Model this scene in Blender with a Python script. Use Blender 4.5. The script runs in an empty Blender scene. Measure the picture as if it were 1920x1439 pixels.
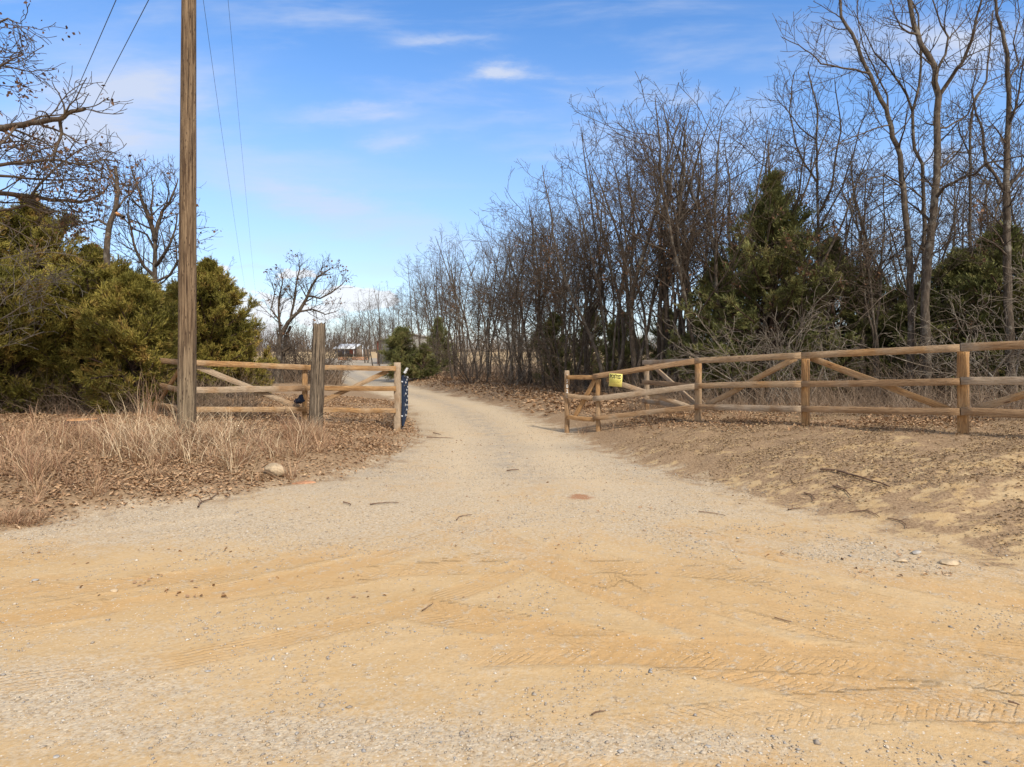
import bpy, math, random
import numpy as np
from mathutils import Vector, Matrix
R=math.radians
C=bpy.context.scene.collection
random.seed(7); RNG=np.random.default_rng(7)
F=1200.0; H0=655.0; CZ=1.63           # focal length in photo pixels, horizon row, eye height
def P(px,py,Y): return Vector(((px-960)/F*Y, Y, CZ-(py-H0)/F*Y))
def PX(px,Y): return (px-960)/F*Y

# ------------------------------------------------------------------ node helpers
class NT:
    def __init__(s,nt): s.nt=nt; s.n=nt.nodes; s.l=nt.links
    def new(s,t,**k):
        n=s.n.new(t)
        for a,b in k.items(): setattr(n,a,b)
        return n
    def put(s,sock,v):
        if v is None: return
        if isinstance(v,bpy.types.NodeSocket): s.l.new(v,sock)
        elif isinstance(v,(tuple,list)) and len(v)==3 and sock.type=='RGBA': sock.default_value=(*v,1)
        else: sock.default_value=v
    def math(s,op,a,b=None,c=None,clamp=False):
        n=s.new('ShaderNodeMath',operation=op,use_clamp=clamp)
        s.put(n.inputs[0],a); s.put(n.inputs[1],b); s.put(n.inputs[2],c); return n.outputs[0]
    def vmath(s,op,a,b=None):
        n=s.new('ShaderNodeVectorMath',operation=op); s.put(n.inputs[0],a); s.put(n.inputs[1],b); return n.outputs[0]
    def mix(s,f,a,b,bt='MIX'):
        n=s.new('ShaderNodeMix',data_type='RGBA',blend_type=bt,clamp_factor=True)
        s.put(n.inputs[0],f); s.put(n.inputs[6],a); s.put(n.inputs[7],b); return n.outputs[2]
    def noise(s,v,scale,detail=4,rough=.55,dist=0):
        n=s.new('ShaderNodeTexNoise'); s.put(n.inputs['Vector'],v)
        n.inputs['Scale'].default_value=scale; n.inputs['Detail'].default_value=detail
        n.inputs['Roughness'].default_value=rough; n.inputs['Distortion'].default_value=dist; return n.outputs[0]
    def vor(s,v,scale,feature='F1',rnd=1):
        n=s.new('ShaderNodeTexVoronoi',feature=feature); s.put(n.inputs['Vector'],v)
        n.inputs['Scale'].default_value=scale; n.inputs['Randomness'].default_value=rnd; return n
    def ramp(s,f,lo,hi,a=0.,b=1.):
        n=s.new('ShaderNodeMapRange',clamp=True,interpolation_type='SMOOTHSTEP'); s.put(n.inputs[0],f)
        n.inputs[1].default_value=lo; n.inputs[2].default_value=hi; n.inputs[3].default_value=a; n.inputs[4].default_value=b; return n.outputs[0]
    def mapping(s,v,scale=(1,1,1),loc=(0,0,0),rot=(0,0,0)):
        n=s.new('ShaderNodeMapping'); s.put(n.inputs[0],v); n.inputs[1].default_value=loc; n.inputs[2].default_value=rot; n.inputs[3].default_value=scale; return n.outputs[0]
    def attr(s,name):
        return s.new('ShaderNodeAttribute',attribute_name=name).outputs['Fac']
    def bump(s,h,strength,dist,nrm=None):
        n=s.new('ShaderNodeBump'); s.put(n.inputs['Height'],h); n.inputs['Strength'].default_value=strength; n.inputs['Distance'].default_value=dist
        if nrm is not None: s.put(n.inputs['Normal'],nrm)
        return n.outputs[0]
def mat(name):
    m=bpy.data.materials.new(name); m.use_nodes=True; t=NT(m.node_tree)
    b=m.node_tree.nodes['Principled BSDF']; b.inputs['Roughness'].default_value=.85
    b.inputs['Specular IOR Level'].default_value=.25
    return m,t,b
def coords(t): return t.new('ShaderNodeTexCoord').outputs['Object']
def island(t): return t.new('ShaderNodeNewGeometry').outputs['Random Per Island']
def orand(t): return t.new('ShaderNodeObjectInfo').outputs['Random']

def m_bark(name,dark,light,lichen,amt):
    m,t,b=mat(name); c=coords(t)
    st=t.mapping(c,(1,1,.25))
    n=t.noise(st,28,4,.6); col=t.mix(t.ramp(n,.35,.7),dark,light)
    l=t.noise(c,5,5,.7); col=t.mix(t.math('MULTIPLY',t.ramp(l,.52,.62),amt),col,lichen)
    col=t.mix(t.math('MULTIPLY',orand(t),.35),col,light)
    t.put(b.inputs['Base Color'],col); t.put(b.inputs['Normal'],t.bump(n,.7,.02)); return m
M={}
M['bark']=m_bark('oak_bark',(.042,.033,.025),(.13,.102,.077),(.27,.25,.21),.6)
M['twig']=m_bark('twig_bark',(.048,.035,.025),(.115,.086,.062),(.21,.185,.15),.4)
M['pale_twig']=m_bark('pale_lichen_twig',(.11,.085,.062),(.22,.185,.145),(.38,.35,.30),.6)
M['cedar_bark']=m_bark('cedar_bark',(.05,.03,.022),(.13,.085,.06),(.2,.17,.14),.2)
def m_plain(name,col,rough=.7,metal=0,var=.25,scale=14,bump=.2):
    m,t,b=mat(name); c=coords(t); n=t.noise(c,scale,5,.6)
    dk=tuple(x*(1-var) for x in col); lt=tuple(min(1,x*(1+var)) for x in col)
    t.put(b.inputs['Base Color'],t.mix(t.ramp(n,.3,.7),dk,lt)); b.inputs['Roughness'].default_value=rough; b.inputs['Metallic'].default_value=metal
    t.put(b.inputs['Normal'],t.bump(n,bump,.01)); return m
def m_cedar(name,a,bb,brown,amt):
    m,t,b=mat(name); c=coords(t); i=island(t)
    big=t.noise(c,1.3,3,.55); n=t.noise(c,4,3,.6)
    col=t.mix(i,a,bb)
    col=t.mix(t.math('MULTIPLY',t.ramp(n,.48,.66),amt),col,brown)
    col=t.mix(t.ramp(big,.42,.62),col,t.mix(i,tuple(x*.7 for x in a),a))
    t.put(b.inputs['Base Color'],col); b.inputs['Roughness'].default_value=.7
    b.inputs['Transmission Weight'].default_value=0
    return m
M['cedar']=m_cedar('cedar_foliage',(.18,.165,.032),(.40,.33,.075),(.40,.24,.075),.75)
M['cedar2']=m_cedar('cedar_foliage_deep_green',(.15,.165,.055),(.33,.33,.12),(.36,.26,.11),.5)
def m_island(name,cols,rough=.85,trans=0):
    m,t,b=mat(name); r=t.new('ShaderNodeValToRGB'); t.put(r.inputs[0],island(t))
    e=r.color_ramp.elements; r.color_ramp.interpolation='LINEAR'
    while len(e)<len(cols): e.new(.5)
    for k,cc in enumerate(cols): e[k].position=k/(len(cols)-1); e[k].color=(*cc,1)
    t.put(b.inputs['Base Color'],r.outputs[0]); b.inputs['Roughness'].default_value=rough; return m
M['leaf']=m_island('fallen_oak_leaves',[(.15,.085,.045),(.38,.235,.13),(.25,.15,.085),(.50,.33,.19),(.31,.19,.105),(.57,.41,.26)])
M['tleaf']=m_island('dead_oak_leaves',[(.05,.034,.022),(.15,.08,.042),(.09,.055,.033),(.24,.12,.06)])
M['dgrass']=m_island('dry_bluestem',[(.27,.15,.085),(.50,.34,.20),(.35,.19,.115),(.60,.45,.28),(.18,.10,.06),(.43,.25,.155)])
M['straw']=m_island('pale_straw',[(.55,.42,.26),(.68,.56,.38),(.60,.44,.28)])
M['sgrass']=m_island('short_dry_grass',[(.15,.10,.06),(.40,.28,.155),(.24,.165,.095),(.50,.37,.22)])
M['brush']=m_island('brush_twigs',[(.13,.09,.06),(.26,.19,.13),(.18,.125,.085),(.33,.26,.19)])
M['farwood']=m_island('far_wood',[(.12,.095,.075),(.20,.165,.135),(.15,.12,.095)])
M['pebble']=m_island('gravel_pebbles',[(.34,.29,.22),(.48,.39,.28),(.25,.22,.19),(.55,.47,.36),(.42,.31,.19),(.29,.28,.27),(.62,.57,.48)])
def m_wood(name,warm,warm2,grey,gamt):
    m,t,b=mat(name); c=coords(t); r=orand(t)
    off=t.new('ShaderNodeCombineXYZ'); t.put(off.inputs[0],t.math('MULTIPLY',r,37.)); t.put(off.inputs[1],t.math('MULTIPLY',r,11.))
    cc=t.vmath('ADD',c,off.outputs[0])
    g=t.noise(t.mapping(cc,(1.2,22,22)),2.2,6,.62,.6)
    fine=t.noise(t.mapping(cc,(3,70,70)),3,4,.6)
    w=t.noise(cc,1.6,4,.6)
    col=t.mix(t.ramp(g,.32,.68),warm,warm2)
    col=t.mix(t.math('MULTIPLY',t.ramp(t.math('ADD',w,t.math('MULTIPLY',t.math('SUBTRACT',r,.5),.25)),.42,.62),gamt),col,grey)
    col=t.mix(t.ramp(fine,.53,.66),col,t.mix(.6,col,(.07,.04,.02)))
    v=t.vor(t.mapping(cc,(1.6,7,7)),1.3); col=t.mix(t.ramp(v.outputs['Distance'],.05,.11,.8,0.),col,(.10,.05,.03))
    t.put(b.inputs['Base Color'],col); t.put(b.inputs['Normal'],t.bump(t.math('ADD',g,fine),.8,.02)); b.inputs['Roughness'].default_value=.8
    return m
M['wood']=m_wood('fence_timber',(.32,.17,.07),(.56,.34,.155),(.48,.36,.235),.7)
M['wood_grey']=m_wood('weathered_timber',(.29,.175,.09),(.45,.295,.165),(.46,.36,.255),.95)
M['oldpost']=m_wood('old_grey_post',(.12,.09,.065),(.34,.28,.21),(.40,.35,.29),.7)
def m_pole():
    m,t,b=mat('utility_pole_wood'); c=coords(t)
    g=t.noise(t.mapping(c,(16,16,.7)),2.6,6,.65,.4); f=t.noise(t.mapping(c,(60,60,2.2)),2,4,.6)
    col=t.mix(t.ramp(g,.36,.64),(.085,.052,.030),(.27,.19,.115))
    z=t.new('ShaderNodeSeparateXYZ'); t.put(z.inputs[0],c)
    col=t.mix(t.math('MULTIPLY',t.ramp(z.outputs[2],.2,1.9,1,0),.6),col,t.mix(t.ramp(g,.36,.6),(.12,.095,.065),(.34,.28,.19)))
    sp=t.vor(t.mapping(c,(24,24,6)),1.3); col=t.mix(t.ramp(sp.outputs['Distance'],.12,.24,.9,0),col,(.05,.03,.02))
    cr=t.noise(t.mapping(c,(13,13,.16),(3,1,0)),1.1,3,.5); crm=t.ramp(t.math('ABSOLUTE',t.math('SUBTRACT',cr,.5)),.0,.012,1,0)
    col=t.mix(t.math('MULTIPLY',crm,.85),col,(.04,.026,.018))
    col=t.mix(t.ramp(f,.6,.72,0,.5),col,(.09,.06,.04))
    h=t.math('SUBTRACT',t.math('ADD',g,f),t.math('MULTIPLY',crm,1.2))
    t.put(b.inputs['Base Color'],col); t.put(b.inputs['Normal'],t.bump(h,.7,.02)); b.inputs['Roughness'].default_value=.85
    return m
M['pole']=m_pole()
M['blue']=m_plain('blue_gate_paint',(.018,.03,.06),.45,0,.15)
M['galv']=m_plain('chipped_white_metal',(.62,.64,.66),.5,0,.15)
M['wire']=m_plain('cable',(.05,.06,.08),.5,0,.1)
M['yellow']=m_plain('yellow_sign',(.78,.70,.20),.5,0,.06,9,.02)
M['black']=m_plain('black_print',(.02,.02,.02),.6,0,.1)
M['olive']=m_plain('faded_print',(.36,.33,.06),.6,0,.1)
M['whitepaint']=m_plain('white_digits',(.75,.74,.70),.5,0,.1)
M['rock']=m_plain('sandstone',(.42,.33,.22),.9,0,.35,9,.8)
M['rockg']=m_plain('grey_stone',(.36,.34,.31),.9,0,.3,12,.7)
M['cut']=m_plain('fresh_cut_wood',(.58,.30,.13),.8,0,.25,30,.3)
M['stick']=m_plain('fallen_stick',(.16,.10,.065),.9,0,.4,20,.6)
M['roof']=m_plain('white_metal_roof',(.62,.66,.70),.4,0,.05)
M['shedwall']=m_plain('brown_shed_wall',(.17,.13,.10),.8,0,.2)
M['palewall']=m_plain('pale_metal_wall',(.30,.30,.28),.5,0,.08,4)
M['tarp']=m_plain('dark_blue_plastic',(.01,.014,.028),.5,0,.3)
M['bluecar']=m_plain('blue_body',(.05,.10,.25),.4,0,.1)
M['brick']=m_plain('orange_brick',(.42,.22,.12),.85,0,.3)
M['redpaint']=m_plain('red_brown_paint',(.30,.08,.05),.6,0,.2)

# ------------------------------------------------------------------ mesh helpers
def nmesh(name,V,Fc,smooth=False):
    V=np.asarray(V,dtype=np.float32); Fc=np.asarray(Fc,dtype=np.int32); me=bpy.data.meshes.new(name)
    k=Fc.shape[1]; n=len(Fc)
    me.vertices.add(len(V)); me.vertices.foreach_set('co',V.ravel())
    me.loops.add(n*k); me.loops.foreach_set('vertex_index',Fc.ravel())
    me.polygons.add(n); me.polygons.foreach_set('loop_start',np.arange(0,n*k,k,dtype=np.int32))
    me.polygons.foreach_set('loop_total',np.full(n,k,dtype=np.int32))
    if smooth: me.polygons.foreach_set('use_smooth',np.ones(n,dtype=bool))
    me.update(calc_edges=True); return me
def link(name,me,m=None,parent=None,loc=None):
    o=bpy.data.objects.new(name,me); C.objects.link(o)
    if m is not None and me is not None and not me.materials: me.materials.append(m)
    if parent: o.parent=parent
    if loc is not None: o.location=loc
    return o
def tag(o,label=None,cat=None,group=None,kind=None):
    if label: o['label']=label
    if cat: o['category']=cat
    if group: o['group']=group
    if kind: o['kind']=kind
    return o
def empty(name,loc,label,cat,group=None,rz=0):
    o=bpy.data.objects.new(name,None); C.objects.link(o); o.location=loc; o.rotation_euler=(0,0,rz); o.empty_display_size=.2
    return tag(o,label,cat,group)
def dup(root,loc,rz,scale,label,group):
    r=root.copy(); C.objects.link(r); r.location=loc; r.rotation_euler=(0,0,rz); r.scale=scale
    r['label']=label; r['group']=group
    for ch in root.children:
        c=ch.copy(); C.objects.link(c); c.parent=r
    return r
def tubes(polys,k=4):
    """polys: list of (pts[n][3], radii[n]) -> V,F quads"""
    groups={}
    for p,r in polys: groups.setdefault(len(p),[]).append((p,r))
    VV=[];FF=[];base=0
    ang=np.arange(k)*2*math.pi/k; ca=np.cos(ang); sa=np.sin(ang)
    for n,l in groups.items():
        Pn=np.array([[tuple(q) for q in p] for p,_ in l],dtype=float); Rn=np.array([r for _,r in l],dtype=float)
        T=np.empty_like(Pn); T[:,1:-1]=Pn[:,2:]-Pn[:,:-2]; T[:,0]=Pn[:,1]-Pn[:,0]; T[:,-1]=Pn[:,-1]-Pn[:,-2]
        T/=np.linalg.norm(T,axis=2,keepdims=True)+1e-9
        ax=Pn[:,-1]-Pn[:,0]; ref=np.where((np.abs(ax[:,2])>.8*np.linalg.norm(ax,axis=1))[:,None],np.array([[1.,.13,0]]),np.array([[0.,0.1,1.]]))
        ref=np.repeat(ref[:,None,:],n,1)
        U=np.cross(T,ref); U/=np.linalg.norm(U,axis=2,keepdims=True)+1e-9
        W=np.cross(T,U)
        ring=Pn[:,:,None,:]+Rn[:,:,None,None]*(U[:,:,None,:]*ca[None,None,:,None]+W[:,:,None,:]*sa[None,None,:,None])
        B=len(l); V=ring.reshape(-1,3)
        b=np.arange(B)[:,None,None]*n*k; i=np.arange(n-1)[None,:,None]*k; j=np.arange(k)[None,None,:]; j2=(j+1)%k
        a=base+b+i+j; bb=base+b+i+j2; c=base+b+i+k+j2; d=base+b+i+k+j
        FF.append(np.stack([a,bb,c,d],-1).reshape(-1,4)); VV.append(V); base+=len(V)
    return np.concatenate(VV),np.concatenate(FF)
def join(parts):
    V=[];Fs=[];b=0
    for v,f in parts:
        V.append(v); Fs.append(np.asarray(f)+b); b+=len(v)
    return np.concatenate(V),np.concatenate(Fs)

# value noise in numpy
def vnoise(x,y,seed=0):
    xi=np.floor(x).astype(np.int64); yi=np.floor(y).astype(np.int64); xf=x-xi; yf=y-yi
    def h(a,b):
        n=(a*374761393+b*668265263+seed*1442695041)&0x7fffffff
        n=((n^(n>>13))*1274126177)&0x7fffffff
        return ((n^(n>>16))&0xffff)/65535.
    u=xf*xf*(3-2*xf); v=yf*yf*(3-2*yf)
    return (h(xi,yi)*(1-u)+h(xi+1,yi)*u)*(1-v)+(h(xi,yi+1)*(1-u)+h(xi+1,yi+1)*u)*v
def fbm(x,y,o=4,seed=0):
    s=0;a=.5;t=0
    for k in range(o): s=s+a*vnoise(x*2**k+k*17.3,y*2**k-k*9.1,seed+k); t+=a; a*=.5
    return s/t
def sst(x,a,b):
    t=np.clip((x-a)/(b-a),0,1); return t*t*(3-2*t)

# ------------------------------------------------------------------ terrain
L_EDGE=[(-70,1.0),(-15,3.1),(-8,4.7),(-5.6,5.35),(-4.5,5.75),(-3.9,6.5),(-3.1,6.95),(-2.8,7.6),(-2.2,8.1),(-1.75,9.4),(-1.66,11.9),(-2.35,15),(-3.3,19.5),(-5.4,24.4),(-9.7,34),(-14.8,45),(-18,60),(-29,100)]
R_EDGE=[(-18,100),(-11,62),(-8.6,48),(-7.6,41),(-5.3,31),(-3.3,25.4),(-1,19.8),(.27,16.3),(.95,13.2),(1.6,9.4),(2.5,7.2),(3.4,5.4),(4.1,4.5),(5.6,3.6),(8,2.6),(15,.3),(70,-3.5)]
POLY=np.array(L_EDGE+R_EDGE+[(70,-14),(-70,-12)],dtype=float)
def sdist(x,y):
    x=np.asarray(x,float); y=np.asarray(y,float); best=np.full(x.shape,1e9); inside=np.zeros(x.shape,bool)
    n=len(POLY)
    for i in range(n):
        ax,ay=POLY[i]; bx,by=POLY[(i+1)%n]; dx=bx-ax; dy=by-ay
        t=np.clip(((x-ax)*dx+(y-ay)*dy)/(dx*dx+dy*dy),0,1)
        best=np.minimum(best,np.hypot(x-ax-t*dx,y-ay-t*dy))
        c=((ay>y)!=(by>y))&(x<(bx-ax)*(y-ay)/(by-ay+1e-12)+ax); inside^=c
    return np.where(inside,-best,best)
CX=np.array([-30,-18,-12,-3,-1,.2,0,0,0,0.]); CY=np.array([110,60,45,25,18,14,9,5,0,-60.])
def side(x,y):  # >0 right of the drive
    cx=np.interp(y,[-60,9,14,18,25,45,60,110],[0,0,-.3,-1.4,-4.3,-12,-14.5,-24]); return x-cx
def height(x,y,d=None):
    x=np.asarray(x,float); y=np.asarray(y,float)
    if d is None: d=sdist(x,y)
    dp=np.maximum(d,0); right=side(x,y)>0
    cap=np.interp(y,[0,8,13,20,40,80],[.85,.82,.46,.30,.15,0.])+.002
    hr=np.where(dp<.3,dp*dp/.6*.3,.3*dp-.045); hr=cap*(1-np.exp(-hr/cap*1.25)) if True else hr
    capl=np.interp(y,[0,12,20,40,80],[.5,.45,.3,.12,0.])+.001
    hl=capl*(1-np.exp(-(dp*.22)/capl))
    h=np.where(right,hr,hl)
    h=h+np.where(y>60,.5*sst(y,60,150),0)+np.where(y>160,(y-160)*.004,0)
    out=sst(d,0,.6)
    h=h+out*(.07*(fbm(x*.9,y*.9,3,3)-.5)+.05*(fbm(x*3.1,y*3.1,3,5)-.5))*np.clip(30/np.maximum(y,1),0,1)
    h=h+(1-out)*.03*(fbm(x*.7,y*.7,2,9)-.5)
    return h
def hz(x,y): return float(height(np.array([x]),np.array([y]))[0])
def axis(lo,hi,c0,c1,step,gr):
    a=[c0]
    while a[-1]<c1: a.append(a[-1]+step)
    s=step
    while a[-1]<hi: s*=gr; a.append(a[-1]+s)
    b=[];s=step;v=c0
    while v>lo: s*=gr; v-=s; b.append(v)
    return np.array(b[::-1]+a)
xs=axis(-420,420,-3.6,3.8,.018,1.035)
ya=[2.1]
while ya[-1]<420: ya.append(ya[-1]+max(.014,.0036*ya[-1]**1.45))
yb=[];s=.03;v=2.1
while v>-70: s*=1.12; v-=s; yb.append(v)
ys=np.array(yb[::-1]+ya)
X,Yg=np.meshgrid(xs,ys); xf=X.ravel(); yf=Yg.ravel()
sd=sdist(xf,yf); Z=height(xf,yf,sd)
# wheel tracks pressed in the sand
TR=[]
def track(pts,off,kind,w=.115,amp=1.):
    p=np.array(pts,float)
    # smooth by catmull style subdivision
    for _ in range(3):
        q=[p[0]]
        for i in range(len(p)-1): q+= [p[i]*.75+p[i+1]*.25,p[i]*.25+p[i+1]*.75]
        q.append(p[-1]); p=np.array(q)
    t=np.gradient(p,axis=0); t/=np.linalg.norm(t,axis=1,keepdims=True)
    p=p+np.stack([-t[:,1],t[:,0]],1)*off
    TR.append((p,kind,w,amp))
for off in (-.8,.8):
    track([(9,1.0),(4,2.6),(1.6,4.2),(.2,6.5),(-.2,9),(-.5,13)],off,1,.15,1.1)
    track([(9,1.9),(4.4,3.4),(2.2,5.0),(.9,7),(.2,10),(-.6,14)],off,2,.12,.6)
    track([(-9,3.3),(-4,4.3),(-1.8,5.2),(-.6,7),(-.2,9.5),(-.5,13)],off,2,.13,1.)
    track([(-9,2.6),(-4,3.4),(-1.2,4.4),(.1,6.2),(.2,9)],off,2,.11,.7)
track([(-1.0,4.2),(.4,3.6),(2.0,2.9),(5.0,2.0)],0,1,.17,1.2)
track([(-.4,3.6),(1.2,2.9),(3.0,2.3)],0,1,.14,1.1)
track([(.2,5.3),(.9,4.4),(1.5,3.6)],.1,2,.10,.9)
track([(-6.5,4.9),(-3.6,5.6),(-2.4,6.3)],0,3,.13,1.6)
track([(-.6,3.4),(.5,3.5),(2.3,3.3),(6,2.6)],0,1,.16,1.1)
track([(.2,4.9),(1.4,3.9),(3.4,3.0)],0,1,.13,.8)
for o_ in (-1.9,-1.5,-1.1,-.75,.75,1.15,1.6,2.1):
    track([(-10,3.0+.25*o_),(-4.5,4.0+.2*o_),(-1.7,5.4),(-.6,7.2),(-.3,10),(-.6,14)],o_*.5,2,.10,.55)
    track([(10,1.4+.25*o_),(5,2.7+.2*o_),(2.2,4.6),(.9,6.8),(.2,10),(-.5,14)],o_*.5,2,.10,.55)
for (pp,kk,w_,am) in [([(-.7,3.3),(.6,4.0),(1.3,5.0)],1,.13,.8),([(.2,3.0),(1.0,3.8),(1.3,4.8)],1,.15,.8),([(.0,2.6),(1.3,2.9),(2.6,3.0),(6,2.2)],1,.13,.5),([(-.9,2.7),(.5,2.55),(2.0,2.35),(4,1.7)],1,.16,1.),([(1.2,4.4),(2.0,3.7),(4.5,3.0)],2,.13,.9),([(2.2,4.9),(3.2,4.1),(6,3.3)],2,.14,.7),([(.6,5.2),(1.1,4.2),(1.2,3.4)],1,.12,.8),([(-5,4.0),(-2.5,4.4),(-1.0,5.4)],2,.12,1.),([(-6,3.6),(-2.6,3.9),(.2,5.2)],1,.12,.7),([(-1.6,4.6),(.3,4.9),(2.2,4.5)],1,.13,.7),([(2,3.3),(3.2,2.9),(5.5,2.5)],1,.12,.5)]:
    track(pp,0,kk,w_,am)
sel=np.where((np.abs(xf)<9)&(yf>1.4)&(yf<14)&(sd<.3))[0]; sx=xf[sel]; sy=yf[sel]
tm=np.zeros(len(sel)); dz=np.zeros(len(sel)); TU=np.zeros(len(sel)); TS=np.zeros(len(sel)); M1=np.zeros(len(sel)); M2=np.zeros(len(sel))
wear=fbm(sx*1.1,sy*1.1,3,21)
for p,kind,w,amp in TR:
    bd=np.full(len(sel),9.); bs=np.zeros(len(sel)); sg=np.zeros(len(sel)); s0=0
    for i in range(len(p)-1):
        a=p[i]; d=p[i+1]-a; L=np.hypot(*d)
        t=np.clip(((sx-a[0])*d[0]+(sy-a[1])*d[1])/(L*L),0,1); ex=sx-a[0]-t*d[0]; ey=sy-a[1]-t*d[1]; dd=np.hypot(ex,ey)
        m_=dd<bd; bd=np.where(m_,dd,bd); bs=np.where(m_,s0+t*L,bs); sg=np.where(m_,np.sign(d[0]*ey-d[1]*ex),sg); s0+=L
    sdn=bd*sg+.012*(vnoise(bs*9,bs*0,4)-.5)
    inn=1-sst(bd,w*.85,w*1.15); rim=np.exp(-((bd-w*1.25)/(w*.22))**2)
    brk=sst(fbm(sx*1.3+s0,sy*1.3,3,31),.26,.56)*sst(bs,.03,.5)*sst(s0-bs,.03,.5)
    if kind==1:
        ph=bs/.085+np.abs(sdn)/.11+.35*(vnoise(bs*14,sdn*20,8)-.5)
        q=np.abs((ph%1)-.5)*2; lug=sst(q,.25,.6)
        row=sst(np.abs(np.abs(sdn)-.05),.006,.02)
        pat=(lug*row-.5)*.010*(.5+vnoise(bs*6,sdn*9,14))
    elif kind==2:
        pat=(np.sin(sdn*2*math.pi/.042)*.5)*.005
    else:
        pat=-.012+0*sdn
    fd=np.interp(sy,[5,7.5],[1,.12]); pat=pat*.30; new=inn*brk>.12
    TU=np.where(new,sdn,TU); TS=np.where(new,bs,TS); M1=np.where(new,inn*brk*(kind==1)*fd,M1*(1-inn)); M2=np.where(new,inn*brk*(kind==2)*fd,M2*(1-inn))
    dz=dz*(1-inn*brk*.85)+amp*fd*brk*(inn*(pat-.004)+rim*.004)
    tm=np.maximum(tm,inn*brk*amp)
rub=(fbm(sx*14,sy*14,3,41)-.5)*.008
Z[sel]+=np.where(sd[sel]<.0,1,.3)*(dz+rub)
def g2(px,py,sx_,sy_,A=1.):
    Y=1956/(py-H0); x0=PX(px,Y); return A*np.exp(-((xf-x0)/sx_)**2-((yf-Y)/sy_)**2)
sand=np.interp(yf,[0,3,4.2,5.4,6.5,9,16,30],[.72,.76,.88,.62,.30,.12,.18,.2])
sand=sand-g2(60,1290,.9,.30,.7)-g2(450,1370,.8,.18,.6)-g2(900,1400,1.1,.13,.5)-g2(300,1180,1.2,.12,.25)+.22*(fbm(xf*.8,yf*1.7,3,88)-.5)*2-g2(1300,1400,.6,.10,.4)+.1*(yf<5)-g2(1700,1060,1.6,.5,.35)+g2(1150,1150,1.2,.6,.3)+g2(230,1040,1.6,.35,.12)-g2(350,990,1.5,.5,.6)-g2(200,960,1.4,.4,.5)
tmf=np.zeros(len(xf)); tmf[sel]=tm; sand=np.maximum(sand,tmf*.6*(yf<5.2))
sand=np.clip(sand,0,1)
yl=np.array([p[1] for p in L_EDGE[9:]]); xl=np.array([p[0] for p in L_EDGE[9:]]); yr_=np.array([p[1] for p in R_EDGE[:12]][::-1]); xr_=np.array([p[0] for p in R_EDGE[:12]][::-1])
ctr=(np.interp(yf,yl,xl)+np.interp(yf,yr_,xr_))/2; off_=xf-ctr
lane=np.maximum(np.exp(-((off_-.75)/.30)**2),np.exp(-((off_+.75)/.30)**2))*sst(yf,6.0,8.5)
mid=np.maximum(np.exp(-(off_/.28)**2),sst(np.abs(off_),1.15,1.7)*.8)*sst(yf,6.5,9)*(sd<.1)
grey=g2(1130,800,.45,1.3,.8)+g2(1050,840,.6,.5,.6)+g2(960,760,.3,1.6,.5)
gy=np.interp(yf,[26,31,60],[0,.9,.8])*(sd<0)
# bare orange earth on the banks
ax=xf; leaf_l=(side(xf,yf)<0)
bare=np.where(leaf_l,.12,np.interp(yf,[3,6,9,11,12.5],[.62,.52,.34,.20,.0]))
bare=bare-np.where(~leaf_l,.25*sst(sd,1.8,5),0)
field=sst(yf,30,44)*np.where(side(xf,yf)>0,sst(side(xf,yf)*0+yf,55,70),1)
field=np.maximum(field,(sst(np.abs(xf),45,60)))
red=g2(1088,933,.20,.16,.85)
nx=len(xs); ny=len(ys)
def full(a):
    o=np.zeros(len(xf)); o[sel]=a; return o
I=(np.arange(ny-1)[:,None]*nx+np.arange(nx-1)[None,:]).ravel()
me=nmesh('ground',np.stack([xf,yf,Z],1),np.stack([I,I+1,I+nx+1,I+nx],1),True)
for nm,a in (('sd',sd),('sand',sand),('grey',np.clip(grey+gy,0,1)),('bare',np.clip(bare,0,1)),('field',field),('red',red),('trk',tmf),('tu',full(TU)),('ts',full(TS)),('m1',full(M1)),('m2',full(M2)),('lane',lane),('mid',mid)):
    at=me.attributes.new(nm,'FLOAT','POINT'); at.data.foreach_set('value',a.astype(np.float32))
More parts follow.
